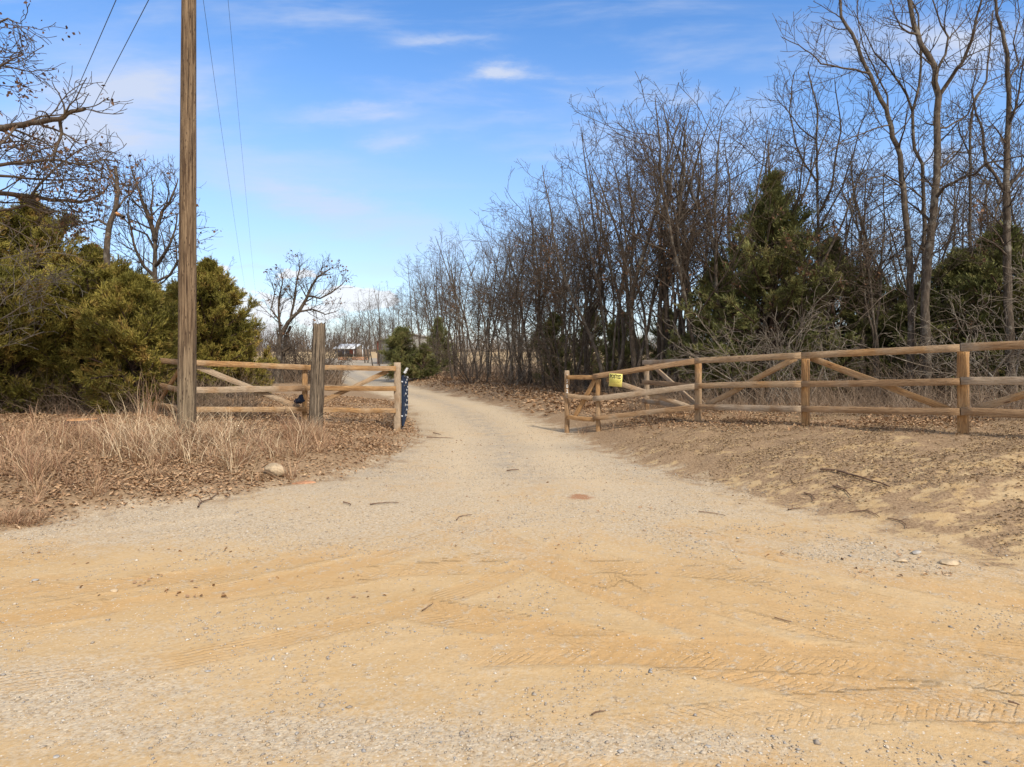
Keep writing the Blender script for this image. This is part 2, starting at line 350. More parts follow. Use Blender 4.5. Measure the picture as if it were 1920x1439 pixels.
def m_ground():
    m,t,b=mat('sand_gravel_and_litter'); c=coords(t)
    n1=t.noise(c,1.1,5,.6); n2=t.noise(c,6,5,.65); n3=t.noise(c,40,4,.6); n4=t.noise(c,150,3,.6)
    sd_=t.attr('sd'); sn=t.attr('sand')
    v=t.vor(c,70); v2=t.vor(c,32)
    # loose gravel
    pc=t.new('ShaderNodeValToRGB'); t.put(pc.inputs[0],t.new('ShaderNodeSeparateColor').outputs[0])
    sep=t.new('ShaderNodeSeparateColor'); t.put(sep.inputs[0],v.outputs['Color']); t.put(pc.inputs[0],sep.outputs[0])
    e=pc.color_ramp.elements; e[0].color=(.27,.20,.13,1); e[1].color=(.68,.58,.43,1); k=e.new(.45); k.color=(.50,.37,.22,1); k=e.new(.8); k.color=(.40,.33,.25,1)
    grav=t.mix(t.ramp(n3,.35,.65),(.52,.43,.305),pc.outputs[0])
    grav=t.mix(t.ramp(n2,.56,.72,0,.55),grav,(.40,.335,.25))
    sandc=t.mix(t.ramp(n1,.3,.7),(.50,.345,.172),(.555,.41,.235))
    sandc=t.mix(t.ramp(n3,.3,.75,0,.4),sandc,(.43,.27,.115))
    sandc=t.mix(t.math('MULTIPLY',t.attr('trk'),.5),sandc,(.49,.29,.115))
    sandc=t.mix(t.ramp(n4,.62,.75,0,.5),sandc,(.56,.46,.33))
    sf=t.math('ADD',sn,t.math('ADD',t.math('MULTIPLY',t.math('SUBTRACT',n2,.5),1.3),t.math('MULTIPLY',t.math('SUBTRACT',n1,.5),1.3)))
    sf=t.math('ADD',sf,t.math('MULTIPLY',t.math('SUBTRACT',n3,.5),1.1)); sf=t.ramp(sf,.05,.95)
    sf=t.math('MULTIPLY',sf,t.math('SUBTRACT',1.,t.ramp(t.noise(c,9,6,.75),.54,.64,0,.75)))
    road=t.mix(sf,grav,sandc)
    road=t.mix(t.math('MULTIPLY',t.attr('grey'),t.ramp(n2,.3,.6,.5,1)),road,t.mix(t.ramp(n3,.3,.7),(.17,.155,.13),(.36,.33,.28)))
    road=t.mix(t.math('MULTIPLY',t.attr('lane'),t.ramp(n2,.3,.6,.25,.75)),road,(.55,.44,.295))
    road=t.mix(t.math('MULTIPLY',t.attr('mid'),t.ramp(t.noise(c,3.5,6,.7),.42,.62,.0,.8)),road,t.mix(t.ramp(n3,.35,.65),(.23,.185,.13),(.46,.41,.34)))
    rr=t.ramp(t.math('ADD',t.attr('red'),t.math('MULTIPLY',t.math('SUBTRACT',n2,.5),.9)),.42,.72)
    road=t.mix(t.math('MULTIPLY',rr,.8),road,(.33,.15,.07))
    spk=t.vor(c,46); sp2=t.new('ShaderNodeSeparateColor'); t.put(sp2.inputs[0],spk.outputs['Color'])
    dk=t.math('MULTIPLY',t.ramp(spk.outputs['Distance'],.10,.26,1,0),t.math('MULTIPLY',t.ramp(sp2.outputs[0],.80,.82),t.ramp(n2,.42,.6,.15,1)))
    road=t.mix(t.math('MULTIPLY',dk,.75),road,t.mix(sp2.outputs[1],(.15,.11,.07),(.30,.27,.24)))
    lk=t.math('MULTIPLY',t.ramp(spk.outputs['Distance'],.12,.28,1,0),t.math('MULTIPLY',t.ramp(sp2.outputs[2],.82,.84),t.ramp(n2,.40,.58,.2,1)))
    road=t.mix(t.math('MULTIPLY',lk,.8),road,(.70,.64,.54))
    # banks
    lit=t.mix(t.ramp(n3,.3,.7),(.19,.125,.072),(.38,.265,.16))
    lit=t.mix(t.ramp(n4,.5,.7,0,.6),lit,(.35,.245,.15))
    dirt=t.mix(t.ramp(n2,.3,.7),(.44,.30,.15),(.50,.375,.215))
    dirt=t.mix(t.ramp(n3,.55,.7,0,.5),dirt,(.26,.165,.085))
    st=t.noise(t.mapping(c,(2.0,3.2,2)),1.6,6,.7)
    bf=t.math('ADD',t.attr('bare'),t.math('MULTIPLY',t.math('SUBTRACT',st,.5),2.6))
    bank=t.mix(t.ramp(bf,.42,.68),lit,dirt)
    fld=t.mix(t.ramp(n2,.3,.7),(.40,.285,.15),(.50,.37,.21))
    bank=t.mix(t.attr('field'),bank,fld)
    ed=t.math('ADD',sd_,t.math('ADD',t.math('MULTIPLY',t.math('SUBTRACT',n1,.5),1.5),t.math('MULTIPLY',t.math('SUBTRACT',t.noise(c,4,7,.75),.5),2.0)))
    em=t.ramp(ed,-.25,.30)
    t.put(b.inputs['Base Color'],t.mix(em,road,bank))
    hb=t.math('ADD',t.math('MULTIPLY',n3,.5),t.math('ADD',t.math('MULTIPLY',n4,.25),t.math('MULTIPLY',t.math('SUBTRACT',1.,v.outputs['Distance']),t.math('SUBTRACT',.35,t.math('MULTIPLY',sf,.3)))))
    au=t.math('ABSOLUTE',t.attr('tu')); wob=t.math('MULTIPLY',t.math('SUBTRACT',t.noise(c,24,4,.65),.5),1.0)
    ph=t.math('ADD',t.math('ADD',t.math('DIVIDE',t.attr('ts'),.052),t.math('DIVIDE',au,.055)),wob)
    fr=t.math('ABSOLUTE',t.math('SUBTRACT',t.math('FRACT',ph),.5))
    cr=t.ramp(fr,.0,.24,0,1)
    row=t.math('ABSOLUTE',t.math('SUBTRACT',t.math('FRACT',t.math('ADD',t.math('DIVIDE',au,.075),wob)),.5)); row=t.ramp(row,.0,.2,0,1)
    lug=t.math('MULTIPLY',t.math('MULTIPLY',cr,t.math('ADD',t.math('MULTIPLY',row,.5),.5)),t.attr('m1'))
    rib=t.math('MULTIPLY',t.ramp(t.math('ABSOLUTE',t.math('SUBTRACT',t.math('FRACT',t.math('ADD',t.math('DIVIDE',t.attr('tu'),.036),t.math('MULTIPLY',wob,.5))),.5)),0,.2,0,1),t.attr('m2'))
    hole=t.math('MULTIPLY',t.math('ADD',t.math('MULTIPLY',lug,.75),t.math('MULTIPLY',rib,.7)),t.ramp(t.noise(c,3.2,4,.65),.36,.66))
    hb2=t.math('ADD',hole,t.math('MULTIPLY',t.noise(c,18,4,.65),.5))
    n_a=t.bump(hb2,.75,.0085)
    t.put(b.inputs['Normal'],t.bump(hb,.6,.016,n_a)); b.inputs['Roughness'].default_value=.95; b.inputs['Specular IOR Level'].default_value=.1
    return m
g=link('ground',me,m_ground()); tag(g,'pale sandy dirt road and gravel drive between leafy banks and dry fields',None,None,'structure')

def ground_pts(px,py,z=None):
    """where the ray of photo pixel px,py meets the ground"""
    for Y in np.concatenate([np.arange(2.2,14,.03),np.arange(14,120,.3)]):
        q=P(px,py,Y)
        if q.z<=hz(q.x,q.y): return Vector((q.x,q.y,hz(q.x,q.y)))
    return q

# ------------------------------------------------------------------ beams, fence
def beam_mesh(L,w,h,seed,n=14,rough=.004,bow=.0):
    rg=np.random.default_rng(seed); bv=.07*min(w,h)
    prof=[(-w/2+bv,-h/2),(w/2-bv,-h/2),(w/2,-h/2+bv),(w/2,h/2-bv),(w/2-bv,h/2),(-w/2+bv,h/2),(-w/2,h/2-bv),(-w/2,-h/2+bv)]
    V=[];Fc=[]
    cy=np.cumsum(rg.normal(0,rough*.35,n+1)); cz=np.cumsum(rg.normal(0,rough*.35,n+1)); cy-=np.linspace(cy[0],cy[-1],n+1); cz-=np.linspace(cz[0],cz[-1],n+1)
    tw=rg.normal(0,.02)
    for i in range(n+1):
        x=L*i/n; s=1-abs(rg.normal(0,.012)); a=tw*(i/n-.5)
        for (y,z) in prof:
            y2=y*s+rg.normal(0,rough*.25); z2=z*s+rg.normal(0,rough*.25)
            V.append((x,y2*math.cos(a)-z2*math.sin(a)+cy[i],y2*math.sin(a)+z2*math.cos(a)+cz[i]+bow*math.sin(math.pi*i/n)))
    for i in range(n):
        for j in range(8):
            a=i*8+j;b=i*8+(j+1)%8; Fc.append((a,b,b+8,a+8))
    c0=len(V); V.append((0,0,0)); V.append((L,0,0))
    for j in range(0,8,2):
        Fc.append((c0,(j+2)%8,j+1,j)); o=n*8; Fc.append((c0+1,o+j,o+j+1,o+(j+2)%8))
    return nmesh('beam',V,Fc)
SEED=[100]
def beam(name,a,b,w,h,m,parent,ext=0.,upv=(0,0,1),**k):
    """timber from a to b; w horizontal thickness, h face height"""
    SEED[0]+=1; a=Vector(a); b=Vector(b); d=(b-a).normalized(); a=a-d*ext; b=b+d*ext; L=(b-a).length
    upv=Vector(upv)
    if abs(d.dot(upv))>.95: upv=Vector(k.pop('face',(0,1,0)))
    else: k.pop('face',None)
    y=upv.cross(d).normalized(); z=d.cross(y)
    me=beam_mesh(L,w*.9,h*.88,SEED[0],**k); o=link(name,me,m,parent)
    Mx=Matrix((( d.x,y.x,z.x,a.x),(d.y,y.y,z.y,a.y),(d.z,y.z,z.z,a.z),(0,0,0,1)))
    o.matrix_local=(Matrix.Translation(-parent.location) if parent else Matrix())@Mx
    return o
def off(p,q,dist,z=0):  # unit normal offset (towards the camera) of a fence panel
    d=Vector((q[0]-p[0],q[1]-p[1],0)).normalized(); n=Vector((d.y,-d.x,0))
    mid=(Vector((p[0],p[1],0))+Vector((q[0],q[1],0)))/2
    if n.dot(-mid)<0: n=-n
    return n*dist
def panel(root,p,q,zp,zq,mats,front=.085,ext0=0,ext1=0,th=.045,hh=(.105,.10,.10)):
    """three rails; p,q (x,y); zp,zq lists of rail centre heights"""
    n=off(p,q,front); d=Vector((q[0]-p[0],q[1]-p[1],0)).normalized()
    for k in range(3):
        a=Vector((p[0],p[1],zp[k]))+n-d*ext0; b=Vector((q[0],q[1],zq[k]))+n+d*ext1
        beam('rail',a,b,th,hh[k],mats[k],root)
def brace(root,p,q,f0,z0,f1,z1,m,front=.03,h=.095):
    n=off(p,q,front); P0=Vector((p[0],p[1],0)); Q0=Vector((q[0],q[1],0))
    a=P0.lerp(Q0,f0)+n; a.z=z0; b=P0.lerp(Q0,f1)+n; b.z=z1
    beam('brace',a,b,.04,h,m,root)
W=M['wood']; WG=M['wood_grey']
A_=(1.07,12.46); B_=(1.62,12.0); C_=(3.2,11.0); E_=(4.31,9.4); D_=(5.5,7.8); F_=(6.72,6.2); G_=(2.70,12.8); H_=(8.0,4.55)
zA=[1.085,.735,.315]; zB=[1.10,.71,.31]; zC=[1.43,1.00,.645]; zE=[1.535,1.12,.755]; zD=[1.645,1.235,.87]; zF=[1.74,1.33,.93]; zG=[1.36,.97,.59]; zH=[1.8,1.4,1.0]
def px_z(py,Y): return CZ-(py-H0)/F*Y
rf=empty('rail_fence',(C_[0],C_[1],hz(*C_)),'long three-rail timber fence right of the drive, starting at the numbered post','fence')
pw=[('A',A_,1.215,.085,M['wood_grey']),('B',B_,1.06,.085,W),('C',C_,1.385,.10,W),('E',E_,1.49,.10,W),('D',D_,1.60,.115,W),('F',F_,1.7,.11,W),('G',G_,1.41,.09,WG),('H',H_,1.7,.11,W)]
posts={}
for nm,p,zt,w,m_ in pw:
    g0=hz(*p); posts[nm]=beam('post',(p[0],p[1],g0-.25),(p[0],p[1],zt),w,w,m_,rf,face=off(C_,D_,1.) if nm in 'CEDFH' else off(B_,C_,1.))
    posts[nm]['label']={'A':'grey end post carrying the white house number','B':'corner post left of the yellow sign'}.get(nm,'upright timber post')
panel(rf,A_,B_,zA,zB,[W,W,W],.06,-.045,-.05,hh=(.09,.09,.09))
panel(rf,B_,C_,[1.12,.70,.335],zC,[WG,WG,WG],.09,.06,.02,hh=(.11,.115,.10))
panel(rf,C_,E_,zC,zE,[W,W,WG],.095,0,0,hh=(.11,.11,.105))
panel(rf,E_,D_,zE,zD,[W,WG,WG],.0952,0,0,hh=(.105,.10,.10))
panel(rf,D_,F_,[z+.01 for z in zD],zF,[WG,WG,WG],.095,-.01,0,hh=(.11,.105,.11))
panel(rf,F_,H_,zF,zH,[WG,WG,W],.095,-.01,0)
panel(rf,C_,G_,[z-.005 for z in zC],zG,[WG,WG,WG],.06,-.06,.06)
brace(rf,A_,B_,.25,.30,.92,1.06,W,.02)
brace(rf,B_,C_,.1,1.07,.93,.63,WG,.02,.10)
brace(rf,G_,C_,.13,1.30,.97,.66,WG,-.01,.09)
brace(rf,C_,E_,.10,.68,.93,1.50,W,.02)
brace(rf,E_,D_,.05,1.50,.93,.88,W,.02)
brace(rf,D_,F_,.07,.92,.95,1.66,W,.02)
# left fence
P1=(-2.15,12.0); P2=(-3.88,12.0); P3=(-5.49,10.82); P4=(-6.75,12.2); P5=(-8.3,13.3)
lf=empty('rail_fence',(P2[0],P2[1],hz(*P2)),'three-rail orange-brown timber fence panels left of the drive, behind the utility pole','fence')
for p,zt,w,m_ in ((P1,1.38,.13,WG),(P2,1.24,.10,W),(P3,1.36,.1,W),(P4,1.5,.1,W),(P5,1.5,.1,W)):
    beam('post',(p[0],p[1],hz(*p)-.25),(p[0],p[1],zt),w,w*.85,m_,lf,face=(0,1,0))
y1=[1.27,.895,.483]; y2=[1.29,.90,.512]; y3=[1.405,.94,.615]; y4=[1.43,.98,.60]
panel(lf,P1,P2,y1,y2,[W,W,W],.09,-.01,0.0,hh=(.105,.10,.10))
panel(lf,P2,P3,y2,y3,[W,WG,W],.085,.0,0,hh=(.11,.12,.105))
panel(lf,P3,P4,y3,y4,[WG,WG,W],.085,-.02,0)
panel(lf,P4,P5,y4,[1.47,1.02,.62],[WG,WG,W],.085,-.02,0)
brace(lf,P1,P2,.10,1.22,.93,.55,W,.02)
brace(lf,P2,P3,.06,.55,.95,1.36,WG,.02,.11)
brace(lf,P4,P3,.1,.65,.9,1.36,W,.02)

# text helper
def text_mesh(s,size,ext=.001):
    cu=bpy.data.curves.new('t','FONT'); cu.body=s; cu.size=size; cu.extrude=ext; cu.align_x='CENTER'; cu.align_y='CENTER'; cu.offset=size*.015
    o=bpy.data.objects.new('t',cu); C.objects.link(o); dg=bpy.context.evaluated_depsgraph_get(); dg.update()
    me=bpy.data.meshes.new_from_object(o.evaluated_get(dg)); bpy.data.objects.remove(o); return me
# house number digits, fixed on the end post
pa=posts['A']
dparts=[]
for k,ch in enumerate('15020'):
    o=link('house_number_digit',text_mesh(ch,.098,.003),M['whitepaint'],pa)
    wm=Matrix.Translation((A_[0],A_[1]-.052,1.105-.098*k))@Matrix.Rotation(R(90),4,'X')@Matrix.Diagonal((.75,1.0,1,1))
    o.matrix_local=pa.matrix_local.inverted()@(Matrix.Translation(-rf.location)@wm)
# posted sign
n=off(B_,C_,1.); ang=math.atan2(C_[1]-B_[1],C_[0]-B_[0])
sc_=Vector((B_[0],B_[1],0)).lerp(Vector((C_[0],C_[1],0)),.215)+n*.13; sc_.z=px_z(713,11.7)
sg=empty('posted_sign',sc_,'small yellow POSTED sign nailed to the top rail of the right fence','sign',rz=ang); sg.rotation_euler=(R(90),R(3),ang)
def plate(w,h,t): 
    V=[(sx*w/2,sy*h/2,sz*t/2) for sz in (-1,1) for sx,sy in ((-1,-1),(1,-1),(1,1),(-1,1))]
    return nmesh('plate',V,[(3,2,1,0),(4,5,6,7),(0,1,5,4),(1,2,6,5),(2,3,7,6),(3,0,4,7)])
link('panel',plate(.255,.235,.006),M['yellow'],sg)
o=link('lettering',text_mesh('POSTED',.078,.001),M['black'],sg,(0,.062,.006)); o.scale=(.80,1.25,1)
bars=[]
for r_ in range(3):
    x=-.1
    while x<.09:
        w_=random.uniform(.012,.035); bars.append((x,x+w_,.005-.022*r_)); x+=w_+.008
V=[];Fc=[]
for x0,x1,y in bars:
    b0=len(V); V+=[(x0,y-.005,.0045),(x1,y-.005,.0045),(x1,y+.005,.0045),(x0,y+.005,.0045)]; Fc.append((b0,b0+1,b0+2,b0+3))
link('small_print',nmesh('print',V,Fc),M['olive'],sg)
link('nail',nmesh('nail',*tubes([([(-.0,.105,0),(0,.105,.008)],[.005,.005])],6)),M['black'],sg)

# ------------------------------------------------------------------ blue tube gate, opened inwards
g0=Vector((-2.075,12.15,.16)); g1=Vector((-2.80,17.1,-.10))
gate=empty('farm_gate',g0,'dark blue tube gate swung open along the drive, hinged on the left end post','gate')
d=(g1-g0); zt=.95
def tb(name,polys,m_,par,k=8):
    return link(name,nmesh(name,*tubes(polys,k),True),m_,par)
for k in range(6):
    z=.04+zt*k/5-.02; tb('tube',[([(0,0,z),tuple(Vector((d.x*.5,d.y*.5,z+d.z*.5))),(d.x,d.y,z+d.z)],[.024]*3)],M['blue'],gate)
for k in range(5):
    f=k/4; tb('upright',[([(d.x*f-.03*0,d.y*f,.02+d.z*f),(d.x*f,d.y*f,zt+.02+d.z*f)],[.026,.026])],M['blue'],gate)
for k in range(6):
    tb('collar',[([(d.x*.004,d.y*.004,.0+zt*k/5),(d.x*.014,d.y*.014,.0+zt*k/5)],[.034,.034])],M['galv'],gate)
for f in (.3,.55,.8):
    for q in (.02,.25,.5,.75,.98): tb('clamp',[([(d.x*f,d.y*f,zt*q+.03) ,(d.x*f+.03,d.y*f,zt*q+.06)],[.03,.03])],M['galv'],gate)
for z in (.2,.85): tb('hinge',[([(-.02,-.1,z),(.0,.02,z)],[.018,.018])],M['galv'],gate)
# ------------------------------------------------------------------ old short post and utility pole
def knotted(name,base,top,r0,r1,m_,parent,seed,k=20,n=26,groove=.06,shake=0):
    rg=np.random.default_rng(seed); base=Vector(base); top=Vector(top); V=[];Fc=[]
    ga=rg.normal(0,groove,k); 
    for i in range(n+1):
        f=i/n; c=base.lerp(top,f); r=r0+(r1-r0)*f
        ga=ga*.93+rg.normal(0,groove*.3,k)
        for j in range(k):
            a=2*math.pi*j/k; rr=r*(1+ga[j]); V.append((c.x+rr*math.cos(a),c.y+rr*math.sin(a),c.z+(rg.normal(0,.012) if i==n else 0)))
    for i in range(n):
        for j in range(k): a=i*k+j;b=i*k+(j+1)%k; Fc.append((a,b,b+k,a+k))
    c=len(V); V.append(tuple(top+Vector((0,0,-.03*shake)))); 
    for j in range(0,k,2): o=n*k; Fc.append((c,o+j,o+j+1,o+(j+2)%k))
    return link(name,nmesh(name,V,Fc),m_,parent)
ob=P(591,802,10.7); ot=P(598.5,607,10.7)
def m_old():
    m,t,b=mat('split_grey_post'); c=coords(t)
    g=t.noise(t.mapping(c,(26,26,1.0)),2.4,6,.65,.5); col=t.mix(t.ramp(g,.38,.62),(.05,.037,.027),(.28,.22,.155))
    t.put(b.inputs['Base Color'],col); t.put(b.inputs['Normal'],t.bump(g,1.,.035)); return m
M['old']=m_old()
op=knotted('old_post',(ob.x,ob.y,hz(ob.x,ob.y)-.2),ot,.118,.098,M['old'],None,5,28,30,.07,1)
tag(op,'short thick grey split wooden post standing in front of the left fence','post')
pb=P(350,815,9.6); pgz=hz(pb.x,9.6)
up=empty('utility_pole',(pb.x,9.6,pgz),'tall brown weathered wooden utility pole in dry grass by the left fence','utility pole')
PTOP=9.3
knotted('shaft',(0,0,-.4),(.045,0,PTOP-pgz),.136,.090,M['pole'],up,8,24,60,.012)
beam('crossarm',(-.7,0,PTOP-.35),(.8,0,PTOP-.35),.1,.12,M['oldpost'],None) if False else None
# far pole with crossarm
fb=P(479,674,135); fp=empty('utility_pole',(fb.x,135,fb.z-.2),'small distant utility pole with crossarm beyond the left cedar','utility pole')
link('shaft',nmesh('shaft',*tubes([([(0,0,0),(0,0,5),(0,0,9.1)],[.26,.23,.2])],8),True),M['pole'],fp)
link('crossarm',nmesh('arm',*tubes([([(-1.2,0,6.4),(1.8,0,6.4)],[.09,.09])],6)),M['pole'],fp)
fb2=P(484,670,175); fp2=dup(fp,(fb2.x,175,fb2.z-.2),0,(.85,.85,.8),'farthest utility pole, thinner one just right of the distant pole','utility poles of the line')
fp['group']='utility poles of the line'
# wires
def wire(name,a,b,sag,label,r=.011,n=40):
    a=Vector(a);b=Vector(b); pts=[]; rr=[]
    for i in range(n+1):
        f=(i/n); q=a.lerp(b,f); q.z-=sag*4*f*(1-f); pts.append(tuple(q)); rr.append(r)
    o=link(name,nmesh(name,*tubes([(pts,rr)],5),True),M['wire']); tag(o,label,'cable','overhead wires'); return o
Yp=9.6
wire('power_line',P(334,-268,Yp),P(-38,560,60),.4,'upper-left overhead wire, farther from the pole of the left pair',.0085)
wire('power_line',P(417,-268,Yp),P(-25,560,60),.4,'left-hand overhead wire nearer the pole, ending behind the oak limb',.0085)
wire('power_line',P(345,-260,Yp),(fb.x,135,fb.z+8.8),3.2,'thin wire running just right of the pole down towards the distant pole',.0042)
wire('power_line',P(404,-260,Yp),(fb.x+1.2,135,fb.z+6.5),2.0,'faint rightmost wire, second one right of the pole',.0035)

# ------------------------------------------------------------------ bare trees
def rvec(rg): 
    v=Vector(rg.normal(0,1,3)); return v.normalized()
def perp(d,rg):
    v=rvec(rg); v=v-d*v.dot(d); return v.normalized()
class Tree:
    def __init__(s,seed): s.rg=np.random.default_rng(seed); s.lv={0:[],1:[],2:[],3:[],4:[]}; s.tips=[]
    def poly(s,p,d,L,r,n,jit,up):
        pts=[p.copy()]; q=p.copy(); d=d.normalized(); step=L/n
        for i in range(n):
            d=(d+rvec(s.rg)*jit+Vector((0,0,up))).normalized(); q=q+d*step; pts.append(q.copy())
        return pts
    def kids(s,pts,rad,lev,cnt,f0,f1,lr,ang,rr,up,jit,maxlev=4,leafy=0):
        """grow cnt children along a polyline"""
        n=len(pts)-1; tot=sum((pts[i+1]-pts[i]).length for i in range(n))
        for c in range(cnt):
            f=f0+(f1-f0)*((c+s.rg.uniform(.1,.9))/cnt); x=f*n; i=min(int(x),n-1); t=x-i
            p=pts[i].lerp(pts[i+1],t); d=(pts[i+1]-pts[i]).normalized(); rl=rad[i]*(1-t)+rad[i+1]*t
            a=R(s.rg.uniform(*ang)); dd=(d*math.cos(a)+perp(d,s.rg)*math.sin(a)).normalized()
            L=tot*s.rg.uniform(*lr)*(1.05-.6*f) if lev<4 else s.rg.uniform(.10,.32)
            if lev==3: L=min(max(L,.22),.8)
            r=max(rl*s.rg.uniform(*rr),.0042)
            nn={1:8,2:6,3:4,4:3}[lev]
            pp=s.poly(p,dd,L,r,nn,jit,up); re={1:.006,2:.005,3:.0042,4:.0034}[lev]
            rads=[r+(re-r)*(k/nn)**.8 for k in range(nn+1)]
            s.lv[lev].append((pp,rads))
            if lev<maxlev:
                k2={1:s.k2,2:s.k3,3:s.k4}[lev]; k2=int(k2*s.rg.uniform(.7,1.3)*min(1.3,max(.35,L/ {1:2.2,2:.9,3:.45}[lev])))
                s.kids(pp,rads,lev+1,max(k2,1),.18,.97,{1:(.32,.62),2:(.35,.65),3:(.3,.5)}[lev],(28,62),(.45,.75),s.up,s.jit,maxlev)
            s.tips.append(pp[-1])
    def meshes(s,nm,ks=(9,6,4,3,3)):
        tr=nmesh(nm+'_trunk',*tubes(s.lv[0],ks[0]),True)
        cr=nmesh(nm+'_crown',*join([tubes(s.lv[l],ks[l]) for l in (1,2,3,4) if s.lv[l]]),False)
        return tr,cr
def forest_tree(seed,Hh,forks=1,lean=.06,spread=1.,dens=1.,low=.28,r0=.085):
    t=Tree(seed); t.k2=8*dens; t.k3=5.5*dens; t.k4=3.2*dens; t.up=.045; t.jit=.27
    rg=t.rg
    for s_ in range(forks):
        d=Vector((rg.normal(0,lean),rg.normal(0,lean),1)); p=Vector((rg.normal(0,.05),rg.normal(0,.05),-.3))
        if forks>1: d+=perp(Vector((0,0,1)),rg)*.14
        n=14; pts=t.poly(p,d,(Hh+.3)*rg.uniform(.88,1.0),r0,n,.14,.045); rr=r0*(.8 if forks==1 else .62)
        rad=[rr*(1-(k/n))**.75+.009 for k in range(n+1)]; rad[0]*=1.35
        t.lv[0].append((pts,rad))
        t.kids(pts,rad,1,int(14*dens),low,.97,(.24*spread,.55*spread),(34,72),(.36,.62),.085,.20)
    return t
def leaf_quads(centers,dirs,L,Wd,rg,droop=0.):
    n=len(centers); d=dirs/ (np.linalg.norm(dirs,axis=1,keepdims=True)+1e-9)
    a=rg.normal(0,1,(n,3)); u=np.cross(d,a); u/=np.linalg.norm(u,axis=1,keepdims=True)+1e-9; w=np.cross(d,u)
    L=np.asarray(L).reshape(-1,1)*np.ones((n,1)); Wd=np.asarray(Wd).reshape(-1,1)*np.ones((n,1))
    v0=centers; v1=centers+d*L*.5+u*Wd*.5+w*L*.12; v2=centers+d*L; v3=centers+d*L*.5-u*Wd*.5+w*L*.12
    V=np.stack([v0,v1,v2,v3],1).reshape(-1,3); b=np.arange(n)*4
    T=np.concatenate([np.stack([b,b+1,b+2],1),np.stack([b,b+2,b+3],1)])
    return V,T
def tip_leaves(t,count,rg,zlo=0,zhi=99,size=.085):
    tp=[p for p in t.tips if zlo<p.z<zhi]
    if not tp: tp=t.tips
    cl=rg.choice(len(tp),max(1,count//7)); cs=np.repeat(np.array([tuple(tp[i]) for i in cl]),7,0)+rg.normal(0,.07,(max(1,count//7)*7,3))
    dr=rg.normal(0,1,cs.shape); dr[:,2]-=.7
    return leaf_quads(cs,dr,rg.uniform(size*.6,size*1.4,len(cs)),rg.uniform(size*.4,size*.8,len(cs)),rg)
PROTO=[]
specs=[(11,8.6,1,.07,.95,.9,.30,.085,150),(12,9.0,1,.09,1.1,.95,.38,.09,60),(13,8.2,2,.06,.9,.8,.34,.08,90),(14,8.8,1,.06,.75,.95,.22,.07,200),(15,7.8,1,.12,1.1,1.,.26,.075,130),
       (16,8.5,3,.05,.8,.62,.36,.075,60),(17,9.2,1,.05,.9,.85,.42,.10,40),(18,7.0,1,.10,.8,.95,.18,.055,220),(19,8.4,2,.10,1.1,.8,.3,.08,110)]
for (sd_,Hh,fk,ln,sp,dn,lo,r0,nl) in specs:
    t=forest_tree(sd_,Hh,fk,ln,sp,dn,lo,r0); tr,cr=t.meshes('bare_oak'); tr.materials.append(M['bark']); cr.materials.append(M['twig'])
    lv=nmesh('dead_leaves',*tip_leaves(t,nl,t.rg,1.2,5.2)); lv.materials.append(M['tleaf'])
    zt=max(p.z for p in t.tips); PROTO.append((tr,cr,lv,zt))
def put_tree(k,loc,hgt,rz,label,group=None,leaves=True,name='bare_oak_tree',wide=1.,cat='tree'):
    tr,cr,lv,zt=PROTO[k]; s=hgt/zt
    o=empty(name,loc,label,cat,group,rz); o.scale=(s*wide,s*wide,s)
    link('trunk',tr,None,o); link('crown',cr,None,o)
    if leaves: link('dead_leaves',lv,None,o)
    return o
def traced_tree(name,label,seed,limbs,Yb,dens=1.,leaves=0,zr=(0,99),cat='tree',up=.06,jit=.2,base=None,mats=None,leafsize=.085,maxlev=4,kc=1.,group=None,lat=.25):
    """limbs: (level, r_start, r_end, twig_count, [(px,py,dy)...]) ; dy = metres behind Yb"""
    t=Tree(seed); t.k2=7*dens; t.k3=5*dens; t.k4=3*dens; t.up=up; t.jit=jit
    bl=Vector(base) if base else None
    for lev,r0,r1,cnt,pp in limbs:
        raw=[P(a,b,Yb+c) for a,b,c in pp]
        if bl is None:
            q=raw[0]; bl=Vector((q.x,q.y,hz(q.x,q.y)-.05))
        raw=[q-bl for q in raw]
        pts=[raw[0]]
        for i in range(len(raw)-1):
            L=(raw[i+1]-raw[i]).length; k=max(2,int(L/.28))
            for j in range(1,k+1):
                q=raw[i].lerp(raw[i+1],j/k); 
                if j<k: q=q+rvec(t.rg)*.012*(1+4*max(r0-.02,0))
                pts.append(q)
        n=len(pts)-1; rad=[r0+(r1-r0)*(k/n) for k in range(n+1)]
        t.lv[0 if lev==0 else 1].append((pts,rad))
        if cnt:
            ln=sum((pts[i+1]-pts[i]).length for i in range(n))
            t.kids(pts,rad,2,cnt,.30 if lev==0 else .12,1.0,(lat*3.2/max(ln,1.5),lat*5.5/max(ln,1.5)),(28,66),(.30,.55),up,jit,maxlev)
    tr,cr=t.meshes(name,(10,7,4,3,3))
    o=empty(name,bl,label,cat,group)
    a,b_=mats or (M['bark'],M['twig'])
    if t.lv[0]: link('trunk',tr,a,o)
    link('crown',cr,b_,o)
    if leaves: link('dead_leaves',nmesh('dead_leaves',*tip_leaves(t,leaves,t.rg,*zr,size=leafsize)),M['tleaf'],o)
    return o,t
_old=Tree.meshes
def _meshes(s,nm,ks=(9,6,4,3,3)):
    if s.lv[0]: return _old(s,nm,ks)
    return None,nmesh(nm+'_crown',*join([tubes(s.lv[l],ks[l]) for l in (1,2,3,4) if s.lv[l]]),False)
Tree.meshes=_meshes
b=.0
